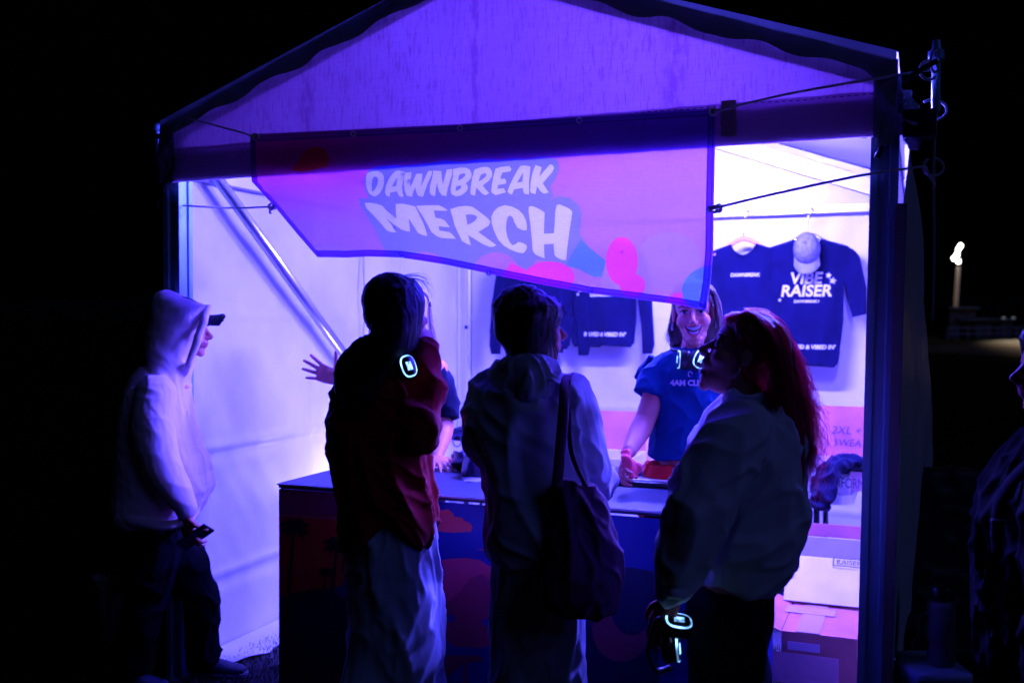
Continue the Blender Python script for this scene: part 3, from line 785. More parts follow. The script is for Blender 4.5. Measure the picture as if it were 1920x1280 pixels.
regions = [
 (arc(1254, 490, 62, 56), 4), (arc(1180, 520, 54, 52), 4), (arc(600, 560, 150, 100), 4),
 ([(545, 320), (560, 300), (572, 282), (590, 274), (610, 280), (618, 295), (615, 312), (590, 318), (565, 322)], 5),
 ([(683,335),(690,320),(705,312),(735,309),(760,311),(800,306),(835,300),(860,303),(902,298),(940,300),(962,296),(990,299),(1015,294),(1045,299),(1049,316),(1042,335),(1031,350),(1038,366),(1032,376),(1045,368),(1066,370),(1084,384),(1091,402),(1087,440),(1108,468),(1136,490),(1130,515),(1118,521),(1088,505),(1066,500),(1034,492),(1005,486),(985,520),(982,560),(900,560),(745,560),(728,500),(722,470),(700,425),(676,388),(672,372),(692,372),(684,355)], 1),
 ([(1088, 450), (1136, 489), (1128, 520), (1110, 518), (1085, 504), (1060, 498)], 6),
 (arc(797, 492, 34, 20), 0), (arc(930, 506, 42, 33), 0), ([(958, 492), (985, 505), (1000, 560), (905, 560), (940, 520)], 3),
 (arc(1030, 520, 48, 30), 3), (arc(1166, 490, 30, 46), 3), (arc(1186, 535, 24, 22), 3), (arc(1075, 560, 20, 22), 0), (arc(1275, 570, 26, 22), 3),
 (arc(1340, 545, 62, 48), 6)]
for poly, k in letters: regions.append((poly, 2 if k else 1))
bt = [(470, 252), (560, 248), (663, 243), (760, 238), (863, 233), (975, 226), (1086, 219), (1215, 211), (1342, 203)]
br = [(1340, 300), (1338, 392), (1337, 470), (1332, 530), (1324, 580)]
bb = [(1270, 571), (1190, 560), (1107, 550), (1010, 532), (917, 513), (830, 495), (752, 483), (690, 481), (650, 483), (595, 482)]
bl = [(556, 437), (517, 390), (490, 360), (472, 340), (469, 295)]
dom = bt + br + bb + bl
def lerp_at(pts, x):
    pts = sorted(pts)
    if x <= pts[0][0]: return pts[0][1]
    for (x1, y1), (x2, y2) in zip(pts, pts[1:]):
        if x <= x2: return y1 + (y2 - y1) * (x - x1) / (x2 - x1)
    return pts[-1][1]
def banner_v(x, y):
    yt = lerp_at(bt, x)
    yv = 345 + (x - 470) * -.066            # where the cloth leaves the beam
    yb = lerp_at(bb + [(1324, 580)], x)
    s = (x - 470) / 870.0
    blow = .52 * max(0, 1 - s * 1.02) ** 1.35
    t = max(0, (y - yv) / max(20, yb - yv)) if x > 595 else max(0, (y - yv) / 140)
    v = -.082 + blow * (t ** 1.15)
    v += .010 * math.sin(s * 9 + t * 2) * min(1, t * 1.5) + .008 * noise.noise(V((x * .012, y * .02, 3)))
    v += .012 * math.exp(-((y - (352 + .16 * (x - 480))) / 7) ** 2) * max(0, 1 - (x - 470) / 330) + .010 * math.exp(-((y - (378 + .22 * (x - 500))) / 8) ** 2) * max(0, 1 - abs(x - 640) / 170)
    return v
def b3(x, y): return Q(x, y, banner_v(x, y))
ban = thing('banner', 'printed mesh banner reading DAWNBREAK MERCH roped across the tent front', 'banner', Q(905, 228, -.08))
link('banner_sheet', sheet(dom, regions, b3, 11), BM_, ban)
# folded hems along the edges, with stitching
M['hemp'] = dye('banner_hem', (.42, .20, .72), .55, .25)
def shrink(pts, c, k): return pts
def hemstrip(a, off):
    """strip between an edge polyline and the same polyline moved by off pixels"""
    pts = []
    for (x1, y1), (x2, y2) in zip(a, a[1:]):
        for i in range(6): pts.append((x1 + (x2 - x1) * i / 6, y1 + (y2 - y1) * i / 6))
    pts.append(a[-1])
    vs = []; fs = []
    for i, (x, y) in enumerate(pts):
        p = b3(x, y); q = b3(x + off[0], y + off[1])
        n = V((0, -.0025, 0))
        vs += [p + n, (p + q) / 2 + n * 1.6, q + n]
        if i:
            b = 3 * i
            fs += [(b - 3, b, b + 1, b - 2), (b - 2, b + 1, b + 2, b - 1)]
    return raw(vs, fs)
for e, off in ((bt, (0, 15)), ([(1342, 203)] + br, (-15, 0)), ([(1324, 580)] + bb, (0, -13)), ([bb[-1]] + bl + [(470, 252)], (11, 1))):
    link('hem', hemstrip(e, off), M['hemp'], ban)
def seamline(a, off):
    bm = bmesh.new()
    pts = []
    for (x1, y1), (x2, y2) in zip(a, a[1:]):
        for i in range(5): pts.append((x1 + (x2 - x1) * i / 5, y1 + (y2 - y1) * i / 5))
    pts.append(a[-1])
    add_tube(bm, [b3(x + off[0], y + off[1]) + V((0, -.0052, 0)) for x, y in pts], .0010, 4)
    return bm2me(bm)
for e, offs in ((bt, ((0, 5), (0, 13))), ([(1342, 203)] + br, ((-5, 0), (-13, 0))), ([(1324, 580)] + bb, ((0, -4), (0, -11)))):
    for o in offs: link('stitching', seamline(e, o), M['ink'], ban)
gp = [(480, 258), (663, 252), (863, 241), (1086, 227), (1335, 211), (1330, 393), (1314, 571), (1107, 544), (917, 511), (752, 477), (516, 388)]
for x, y in gp:
    c = b3(x, y) + V((0, -.007, 0)); bm = bmesh.new()
    n = 16; rings = []
    for k in range(n):
        a = 2 * PI * k / n
        rings.append([c + V((math.cos(a), 0, math.sin(a))) * (.0095 + .0035 * math.cos(b)) + V((0, .0028 * math.sin(b), 0)) for b in (0, PI * .4, PI * .8, PI * 1.2, PI * 1.6)])
    rings.append(rings[0])
    vs = [[bm.verts.new(p) for p in r] for r in rings[:-1]]
    for k in range(n):
        r1, r2 = vs[k], vs[(k + 1) % n]
        for j in range(5): bm.faces.new((r1[j], r1[(j + 1) % 5], r2[(j + 1) % 5], r2[j]))
    link('grommet', bm2me(bm), M['grom'], ban)

# ropes from the grommets to the tent
def rope(label, pts, r=.0045, knots=()):
    bm = bmesh.new(); add_tube(bm, pts, r, 8, 8)
    me = bm2me(bm)
    o = thing('rope', label, 'rope', pts[-1], 'ropes holding the banner')
    link('line', me, M['rope'], o)
    for k in knots:
        bm = bmesh.new(); add_tube(bm, k, r * 1.15, 8, 6); link('knot', bm2me(bm), M['rope'], o)
def loop(c, rx, rz, a0, a1, dy=0, n=9): return [c + V((rx * math.cos(a0 + (a1 - a0) * i / n), dy * i / n, rz * math.sin(a0 + (a1 - a0) * i / n))) for i in range(n + 1)]
def gpt(i): return b3(*gp[i]) + V((0, -.012, 0))
k1 = Q(1742, 132, -.02); k2 = Q(1735, 312, -.02)
rope('rope from the top right corner of the banner up to the tent corner', [gpt(4), Q(1480, 176, -.11), Q(1640, 148, -.11), k1], .0045,
     [loop(k1, .03, .03, 0, 5.5), loop(k1 + V((.02, .0, .03)), .014, .035, 1, 7.5, .01), loop(gpt(4), .012, .012, 0, 6, -.004)])
rope('rope from the right edge of the banner to the right tent post', [gpt(5), Q(1450, 364, -.11), Q(1620, 328, -.11), k2], .0045,
     [loop(k2 + V((.03, 0, .0)), .035, .03, 2.2, 7.6, .02), [k2, k2 + V((.012, 0, -.03)), k2 + V((.03, 0, -.055)), k2 + V((.026, 0, -.075))], loop(gpt(5) + V((.016, 0, 0)), .018, .010, 0, 6.2, -.004), loop(gpt(5) + V((.03, 0, .003)), .009, .012, 0, 6.2, -.004),
      loop(P(1752, 205, 3.36), .045, .035, -1.3, 2.2, .02), [P(1738, 214, 3.36), P(1750, 222, 3.35), P(1757, 217, 3.35), P(1752, 212, 3.35)]])
rope('rope from the top left corner of the banner up to the eave', [gpt(0), Q(440, 245, -.115), Q(395, 233, -.115), Q(348, 221, -.10)], .0045, [loop(gpt(0), .012, .012, 0, 6, -.004)])
rope('thin rope from the left edge of the banner to the left tent post', [gpt(10), Q(440, 390, .1), Q(370, 387, .0), Q(303, 383, -.02)], .0045,
     [loop(Q(303, 383, -.02), .02, .02, 0, 6, .01), loop(gpt(10) + V((-.012, 0, 0)), .012, .012, 0, 6, -.004), [gpt(10) + V((-.014, 0, 0)), gpt(10) + V((-.02, 0, -.02)), gpt(10) + V((-.016, 0, -.03))]])

# ================================================================== the counter
CL = V((-.936, 3.98, 0)); CH = .95; CLEN = 1.86; CDEP = .60
def K(a, b, z): return CL + TU * a + TV * b + V((0, 0, z))
cnt = thing('counter', 'dark trestle counter with printed sunset palm artwork on its front', 'counter', K(CLEN / 2, CDEP / 2, 0))
M['cfront'] = mat('counter_front', (.012, .030, .30), rough=.45, bump=.03, bscale=60, var=.1, vscale=3)
M['ctop'] = mat('counter_top', (.022, .028, .06), rough=.5, bump=.06, bscale=60, var=.25, vscale=4)
M['cedge'] = mat('counter_edge', (.5, .5, .6), rough=.5)
link('side_panel', boxme(K(.009, CDEP / 2, CH / 2 - .012), TU * .009, TV * (CDEP / 2 - .011), V((0, 0, CH / 2 - .012)), .002), M['cfront'], cnt, False)
link('side_panel', boxme(K(CLEN - .009, CDEP / 2, CH / 2 - .012), TU * .009, TV * (CDEP / 2 - .011), V((0, 0, CH / 2 - .012)), .002), M['cfront'], cnt, False)
fpan = link('front_panel', boxme(K(CLEN / 2, .005, CH / 2 - .015), TU * (CLEN / 2), TV * .005, V((0, 0, CH / 2 - .015)), .001), M['cfront'], cnt, False)
for a in range(2):
    w = CLEN / 2
    link('top_board', boxme(K(w * (a + .5), CDEP / 2, CH - .011), TU * (w / 2 - .0015), TV * (CDEP / 2 + .004), V((0, 0, .010)), .002), M['ctop'], cnt, False)
link('edge_trim', boxme(K(CLEN / 2, -.007, CH - .006), TU * (CLEN / 2 + .002), TV * .0025, V((0, 0, .0035)), 0), M['cedge'], cnt, False)
link('shelf', boxme(K(CLEN / 2, CDEP / 2, .45), TU * (CLEN / 2 - .022), TV * (CDEP / 2 - .02), V((0, 0, .008)), 0), M['ctop'], cnt, False)
# front artwork, printed film on the front panel
FN = TV
def cf(px, py, lift): return Qn(px, py, FN, K(0, -lift, 0))
def art(polys, m, lift, name='print'):
    for q, poly in enumerate(polys):
        me = raw([cf(x, y, lift + q * .00006) for x, y in poly], [list(range(len(poly)))])
        bm = bmesh.new(); bm.from_mesh(me); bmesh.ops.triangulate(bm, faces=bm.faces); bm.to_mesh(me); bm.free()
        link(name, me, m, fpan, False)
pr = lambda n, c: mat(n, c, rough=.45, bump=.02, bscale=60)
def pill(x0, x1, y0, y1): return [(x0, y0), (x1, y0), (x1, y1), (x0, y1)]
art([[(523, 916), (646, 924), (646, 1085), (640, 1098), (600, 1105), (560, 1112), (523, 1125)]], pr('art_sunset', (.75, .05, .03)), .0015)
art([[(523, 916), (646, 924), (646, 968), (523, 962)]], pr('art_plum', (.40, .04, .14)), .0027)
art([[(523, 963), (646, 970), (646, 975), (523, 967)]], pr('art_line', (.75, .16, .18)), .0037)
def palm(cx, cy, s, base, lean):
    polys = [[(cx - 2 * s, cy), (cx + 2 * s, cy), (base + 5 * s, 1112), (base - 4 * s, 1112)]]
    for a, L in ((200, 34), (165, 30), (235, 28), (-20, 34), (15, 30), (-55, 28), (90, 14), (140, 22), (40, 22)):
        r = math.radians(a); d = (math.cos(r), math.sin(r)); n = (-d[1], d[0]); L *= s
        p = [(cx, cy)]
        for t, w in ((.3, 5), (.6, 6), (.85, 3)): p.append((cx + d[0] * L * t + n[0] * w * s, cy + d[1] * L * t + n[1] * w * s + 10 * s * t * t))
        p.append((cx + d[0] * L, cy + d[1] * L + 13 * s))
        for t, w in ((.85, -2), (.6, -4), (.3, -4)): p.append((cx + d[0] * L * t + n[0] * w * s, cy + d[1] * L * t + n[1] * w * s + 10 * s * t * t))
        polys.append(p)
    return polys
art(palm(552, 985, .95, 540, 0) + palm(632, 1018, .9, 622, 0) + palm(612, 1070, .5, 606, 0), pr('art_palm', (.05, .008, .03)), .0050)
art([[(523, 1122), (545, 1112), (590, 1104), (620, 1108), (650, 1125), (672, 1150), (680, 1360), (523, 1300)]], pr('art_navy', (.008, .010, .06)), .0060)
art([[(652, 1150), (658, 1143), (668, 1143), (672, 1152), (668, 1166), (676, 1180), (674, 1196), (664, 1204), (654, 1196), (660, 1182), (658, 1168), (662, 1156)]], pr('art_orange', (.8, .14, .04)), .0072)
art([[(800, 994), (808, 962), (826, 956), (840, 954), (850, 962), (852, 968), (866, 970), (872, 976), (882, 980), (886, 988), (884, 996), (850, 998)], [(893, 1030), (908, 1028), (913, 1020), (920, 1022), (934, 1028), (950, 1033), (940, 1034)]], pr('art_cloud', (.78, .07, .08)), .0018)
art([[(815, 1052), (835, 1048), (870, 1045), (900, 1049), (920, 1062), (940, 1095), (944, 1150), (940, 1212), (900, 1214), (815, 1208)]], pr('art_sun', (.70, .05, .13)), .0018)
art([[(815, 1150), (860, 1110), (880, 1085), (905, 1075), (940, 1110), (944, 1190), (900, 1214), (815, 1205)]], pr('art_wine', (.42, .03, .09)), .0028)
art([[(815, 1195), (836, 1200), (852, 1210), (850, 1222), (815, 1216)], [(905, 1210), (944, 1206), (944, 1226), (915, 1224)], arc(846, 1158, 8, 8), arc(912, 1166, 8, 8)], pr('art_blue', (.05, .05, .30)), .0042)
art([[(838, 1228), (900, 1228), (908, 1238), (875, 1242), (878, 1320), (868, 1320), (868, 1242), (848, 1260), (826, 1282), (820, 1278)]], pr('art_wine', (.42, .03, .09)), .0030)
art([[(1100, 1120), (1130, 1080), (1175, 1062), (1225, 1070), (1235, 1085), (1235, 1300), (1100, 1300)]], pr('art_navy', (.008, .010, .06)), .0018)
art([arc(1165, 1180, 55, 60)], pr('art_dusk', (.25, .03, .08)), .0030)
art([arc(1185, 1140, 40, 50)], pr('art_navy', (.008, .010, .06)), .0042)

# ---- things on the counter
def cap_mesh(c, fwd, up, s=1.0, front=None):
    """baseball cap: crown, brim, button; returns separate meshes"""
    side = fwd.cross(up).normalized()
    def pt(f, l, u): return c + (fwd * f + side * l + up * u) * s
    bm = bmesh.new(); rings = []
    for i in range(8):
        t = i / 7 * PI * .5
        rings.append([pt(.092 * math.cos(t) ** .7 * math.cos(a) * 1.05 - .006 * math.sin(t), .080 * math.cos(t) ** .7 * math.sin(a), .115 * math.sin(t)) for a in [2 * PI * k / 20 for k in range(20)]])
    rings[-1] = [pt(.004 * math.cos(a), .004 * math.sin(a), .115) for a in [2 * PI * k / 20 for k in range(20)]]
    add_ring_loft(bm, rings)
    crown = bm2me(bm)
    top = []; bot = []
    vs = []; fs = []
    nA, nB = 14, 5
    for zoff in (0, -.004):
        for j in range(nB + 1):
            for i in range(nA + 1):
                a = -1.15 + 2.3 * i / nA; r = j / nB
                f = .088 * math.cos(a) + r * (.070 * math.cos(a * .8) ** .6); l = (.080 + .004 * r) * math.sin(a) * 1.0
                vs.append(pt(f, l, .006 - .028 * (l / .08) ** 2 * (.3 + r) + zoff - .008 * r))
    m = nA + 1; k = m * (nB + 1)
    for j in range(nB):
        for i in range(nA):
            q = (j * m + i, j * m + i + 1, (j + 1) * m + i + 1, (j + 1) * m + i); fs.append(q); fs.append(tuple(k + x for x in reversed(q)))
    for i in range(nA):
        q = nB * m + i; fs.append((q, q + 1, k + q + 1, k + q))
    for j in range(nB):
        for e in (0, nA): q = j * m + e; fs.append((q, q + m, k + q + m, k + q) if e else (q + m, q, k + q, k + q + m))
    brim = raw(vs, fs)
    bm = bmesh.new(); add_ell(bm, pt(0, 0, .118), (.009 * s,) * 3); btn = bm2me(bm)
    return crown, brim, btn
M['capcloth'] = mat('pale_twill', (.26, .26, .34), rough=.85, bump=.3, bscale=150, var=.25, vscale=20)
M['capdark'] = mat('dark_twill', (.03, .035, .11), rough=.4, bump=.8, bscale=30, var=.5, vscale=14, coat=.4)
cc = V((-.135, 4.14, CH + .004))
r = thing('cap', 'cap with pale brim and dark wrapped crown on the counter', 'cap', cc)
cr_, bm_, bt_ = cap_mesh(cc + TV * .01, V((-.25, -1, 0)).normalized(), V((0, 0, 1)), 1.02)
cw = link('crown', cr_, M['capdark'], r); link('brim', bm_, M['capcloth'], r); link('button', bt_, M['capdark'], cw)
def wrapped(bm):
    for i in range(4): add_ell(bm, V((-.20 + .05 * i, 4.31 - .02 * i, CH + .045)), (.06, .06, .045))
single('wrapped_garment', solid(wrapped, .007, 2, [fold_fn(.014, 22, (1, 1, 1), .3, 2, 1)]), M['capdark'], 'dark garment crumpled in clear plastic behind the cap on the counter', 'garment')
# flat black tray / tablet at the counter's back edge
c = K(1.36, .50, CH + .011)
r = thing('card_tray', 'flat black tray lying along the back edge of the counter', 'tray', c)
link('tray', boxme(c, TU * .20, TV * .07, V((0, 0, .010)), .004), M['black'], r, False)
link('insert', boxme(c + V((0, 0, .0115)) + TU * .05 - TV * .02, TU * .10, TV * .018, V((0, 0, .002)), .001), M['plasticw'], r, False)
link('pen', boxme(c + V((0, 0, .014)) - TU * .10, TU * .05, TV * .004, V((0, 0, .004)), .001), M['grom'], r, False)

# ================================================================== folding table and the stock on it
def TB(u, v, z): return T(u, v, z)
TH = .74
tv0, tv1, tu0, tu1 = 1.58, 2.32, .35, 2.76
tab = thing('folding_table', 'long white folding table with dark legs along the back of the tent', 'table', T((tu0 + tu1) / 2, (tv0 + tv1) / 2, 0))
bm = bmesh.new()
ring = []
cx, cy, hx, hy, rr = (tu0 + tu1) / 2, (tv0 + tv1) / 2, (tu1 - tu0) / 2, (tv1 - tv0) / 2, .07
for qx, qy, a0 in ((1, 1, 0), (-1, 1, 90), (-1, -1, 180), (1, -1, 270)):
    for i in range(7):
        a = math.radians(a0 + 90 * i / 6); ring.append((cx + qx * (hx - rr) + rr * math.cos(a), cy + qy * (hy - rr) + rr * math.sin(a)))
add_ring_loft(bm, [[T(x, y, z) for x, y in ring] for z in (TH - .048, TH - .044, TH - .004, TH)])
link('tabletop', bm2me(bm), M['plasticw'], tab, False)
for u in (tu0 + .28, tu1 - .18):
    for v in (tv0 + .10, tv1 - .10):
        bm = bmesh.new(); add_tube(bm, [T(u, v, TH - .05), T(u, v, .0)], .016, 10); link('leg', bm2me(bm), M['black'], tab)
    bm = bmesh.new(); add_tube(bm, [T(u, tv0 + .10, .22), T(u, tv1 - .10, .22)], .012, 8); link('crossbar', bm2me(bm), M['black'], tab)
    s = -1 if u > 1.5 else 1
    bm = bmesh.new(); add_tube(bm, [T(u, cy, .45), T(u + s * .32, cy, TH - .05)], .011, 8); link('strut', bm2me(bm), M['black'], tab)
    bm = bmesh.new(); add_tube(bm, [T(u + s * .02, tv0 + .1, .40), T(u + s * .17, tv0 + .1, TH - .05)], .010, 8); link('strut', bm2me(bm), M['black'], tab)

def carton(name, label, u0, u1, v0, v1, z0, z1, m, flaps=(), open_top=True, mf=None, group=None, rot=0.0):
    """corrugated box with real walls; flaps = (side, length, degrees from vertical outwards)"""
    c = T((u0 + u1) / 2, (v0 + v1) / 2, z0)
    r = thing(name, label, 'box', c, group)
    t = .005; au, av = TU, TV
    if rot:
        R = Matrix.Rotation(rot, 3, 'Z'); au, av = R @ TU, R @ TV
    w, d, h = (u1 - u0) / 2, (v1 - v0) / 2, (z1 - z0) / 2
    def L(x, y, z): return c + au * x + av * y + V((0, 0, z))
    bm = bmesh.new()
    add_box(bm, L(0, -d + t / 2, h), au * w, av * (t / 2), V((0, 0, h)), .0015)
    add_box(bm, L(0, d - t / 2, h), au * w, av * (t / 2), V((0, 0, h)), .0015)
    add_box(bm, L(-w + t / 2, 0, h), au * (t / 2), av * (d - t - .0005), V((0, 0, h)), .0015)
    add_box(bm, L(w - t / 2, 0, h), au * (t / 2), av * (d - t - .0005), V((0, 0, h)), .0015)
    add_box(bm, L(0, 0, t / 2 + .001), au * (w - t - .0005), av * (d - t - .0005), V((0, 0, t / 2)), .001)
    if not open_top:
        add_box(bm, L(-w / 2, 0, 2 * h + t / 2), au * (w / 2 - .001), av * d, V((0, 0, t / 2)), .0015)
        add_box(bm, L(w / 2, 0, 2 * h + t / 2), au * (w / 2 - .001), av * d, V((0, 0, t / 2)), .0015)
    link('walls', bm2me(bm), m, r, False)
    for side, ln, deg in flaps:
        a = math.radians(deg)
        o, out, al, hw = {'f': (L(0, -d, 2 * h), -av, au, w), 'b': (L(0, d, 2 * h), av, au, w), 'l': (L(-w, 0, 2 * h), -au, av, d), 'r': (L(w, 0, 2 * h), au, av, d)}[side]
        dr = V((0, 0, 1)) * math.cos(a) + out * math.sin(a); n = dr.cross(al).normalized()
        link('flap', boxme(o + dr * (ln / 2 + .002), al * (hw - .003), dr * (ln / 2), n * (t / 2), .0015), mf or m, r, False)
    return r, L
def ux(px, py, v): return (Q(px, py, v) - T0).dot(TU)
def put_text(r, s, L0, right, up, size, m, **kw): link('print', text_on(s, L0, right, up, size, **kw), m, r, False)
UPZ = V((0, 0, 1))
# pink-lidded carton with handwriting at the right end of the table
r, L = carton('carton', 'open pink carton with 2XL handwritten on its raised lid', 2.15, 2.80, 1.72, 2.26, TH + .002, TH + .10, M['cardp'], (('b', .28, 4),), mf=M['cardb'])
rb = T(2.475, 2.26 - .006, 0)
cpos = Qn(1572, 806, TV, T(0, 2.2545, 0)); put_text(r, '2XL + XL', Qn(1558, 806, TV, T(0, 2.2535, 0)), TU, UPZ, .062, M['ink'], nrm=-TV, lift=.001, shear=.25, align='LEFT')
put_text(r, 'SWEATS', Qn(1562, 829, TV, T(0, 2.2535, 0)), TU, UPZ, .055, M['ink'], nrm=-TV, lift=.001, shear=.2, align='LEFT')
# long white cartons lying on the table, printed UNIFORM
r, L = carton('carton', 'white carton printed UNIFORM at the right end of the table, under a navy garment', 1.98, 2.74, tv0 + .02, 1.715, TH + .002, TH + .082, M['cardw'], open_top=False)
put_text(r, 'UNIFORM', Qn(1584, 906, TV, T(0, tv0 + .02, 0)), TU, UPZ, .072, M['ink'], nrm=-TV, lift=.0015, xs=.58)
r, L = carton('carton', 'white carton printed UNIFORM on the table left of the seller in red shorts', 1.10, 1.62, tv0 + .03, 1.98, TH + .002, TH + .115, M['cardw'], (('b', .22, 10),), mf=M['cardb'])
put_text(r, 'UNIFORM', Qn(1178, 884, TV, T(0, tv0 + .03, 0)), TU, UPZ, .066, M['ink'], nrm=-TV, lift=.0015, xs=.62)
r, L = carton('carton', 'open pink carton with a leaning lid behind the arm of the seller', 1.36, 1.72, 2.0, 2.28, TH + .002, TH + .09, M['cardp'], (('b', .20, 14),), mf=M['cardp'])
r, L = carton('carton', 'white carton behind the counter beside the resting hand', .50, .93, tv0 + .02, 1.96, TH + .002, TH + .17, M['cardw'], (('b', .16, 6),), mf=M['cardb'])
link('print', (lambda me: me)(raw([Qn(857 + 9 * math.cos(a), 826 + 12 * math.sin(a), TV, T(0, tv0 + .0182, 0)) for a in [2 * PI * k / 20 for k in range(20)]] + [Qn(857 + 7 * math.cos(a), 826 + 10 * math.sin(a), TV, T(0, tv0 + .0182, 0)) for a in [2 * PI * k / 20 for k in range(20)]], [(k, (k + 1) % 20, 20 + (k + 1) % 20, 20 + k) for k in range(20)])), M['ink'], r, False)
def dk(bm):
    for i in range(5): add_ell(bm, T(.56 + .08 * i, 1.78, TH + .185 + .006 * (i % 2)), (.07, .12, .035))
single('folded_garment', solid(dk, .008, 2, [fold_fn(.012, 16, (1, 1, 1), 0, 4)]), M['navy'], 'dark folded garment on top of the white carton beside the resting hand', 'garment')
# navy garment hanging over the table's front edge at the right
def drape(bm):
    pts = [Q(1612, 864, 1.64), Q(1578, 866, 1.58), Q(1553, 884, 1.53), Q(1545, 918, 1.51), Q(1539, 950, 1.50)]
    add_tube(bm, pts, [.055, .06, .075, .078, .07], 16, 4, True, .45)
    add_tube(bm, [T(2.80, 1.80, TH + .12), T(2.72, 1.72, TH + .13), Q(1575, 868, 1.60)], [.08, .07, .05], 14, 4, True, .5)
single('draped_garment', solid(drape, .007, 2, [fold_fn(.016, 15, (1, 1, .6), .6, 8, 1)]), M['navy'], 'navy sweatshirt with one sleeve hanging over the front of the white table', 'garment')
# small dark items on the table behind the seller's arm
def dk2(bm):
    for i in range(4): add_ell(bm, T(1.66 + .06 * i, 1.66, TH + .035), (.07, .06, .04))
single('folded_garment', solid(dk2, .008, 2, [fold_fn(.012, 18, (1, 1, 1), 0, 6)]), M['navy'], 'small dark heap of cloth on the table behind the seller in red shorts', 'garment')
# cartons on the ground at the right post
r, L = carton('carton', 'closed taped cardboard carton standing on the ground by the right post', ux(1465, 1180, .38), TUW - .10, .38, .83, .006, .40, M['cardb'], (('l', .10, 70),), open_top=False, mf=M['cardb'])
r_top = .4075
bm = bmesh.new(); add_box(bm, T(ux(1525, 1112, .6), .60, r_top), TU * .045, TV * .22, V((0, 0, .0008)), 0); link('tape', bm2me(bm), M['tape'], r, False)
bm = bmesh.new(); add_box(bm, T(ux(1520, 1102, .68), .68, r_top + .0014), TU * .10, TV * .05, V((0, 0, .0005)), 0); link('tape', bm2me(bm), M['tape'], r, False)
link('patch', boxme(T(ux(1506, 1195, .38), .3775, .265), TU * .13, TV * .0016, V((0, 0, .058)), .001), mat('torn_paper', (.60, .26, .30), rough=.55, bump=.5, bscale=14, var=.2), r, False)
link('patch', boxme(T(ux(1507, 1172, .38), .3775, .352), TU * .06, TV * .0012, V((0, 0, .016)), .001), mat('torn_paper2', (.66, .40, .46), rough=.7), r, False)
r, L = carton('carton', 'tall white carton behind the cardboard carton, its front flap folded down with a small logo', ux(1477, 1070, .95), TUW - .08, .95, 1.38, .006, .57, M['cardw'], (('b', .06, 8), ('f', .235, 130)), mf=M['cardw'])
for ch in r.children:
    if ch.name.startswith('flap'): ch.data.materials.clear(); ch.data.materials.append(M['cardb']); break
fo = T(0, .95, .576); fdr = (UPZ * math.cos(math.radians(130)) - TV * math.sin(math.radians(130))).normalized(); fn = fdr.cross(TU).normalized()
if fn.z < 0: fn = -fn
lx = Qn(1592, 1056, fn, fo) + fn * .004
put_text(r, 'RAISER', lx, TU, -fdr, .034, M['ink'], nrm=fn, lift=.001)
rg = [[lx + TU * (.002 + x * w) - fdr * (z * h) + fn * .001 for x, z in ((-1, -1), (1, -1), (1, 1), (-1, 1))] for w, h in ((.068, .022), (.064, .018))]
link('print', raw(rg[0] + rg[1], [(k, (k + 1) % 4, 4 + (k + 1) % 4, 4 + k) for k in range(4)]), M['ink'], r, False)
cm = Qn(1487, 1076, fn, fo) + fn * .004; fr = bmesh.new()
add_box(fr, cm, TU * .009, fdr * .002, fn * .0006, 0); add_box(fr, cm + fn * .0014, TU * .002, fdr * .009, fn * .0005, 0); link('print', bm2me(fr), M['ink'], r, False)

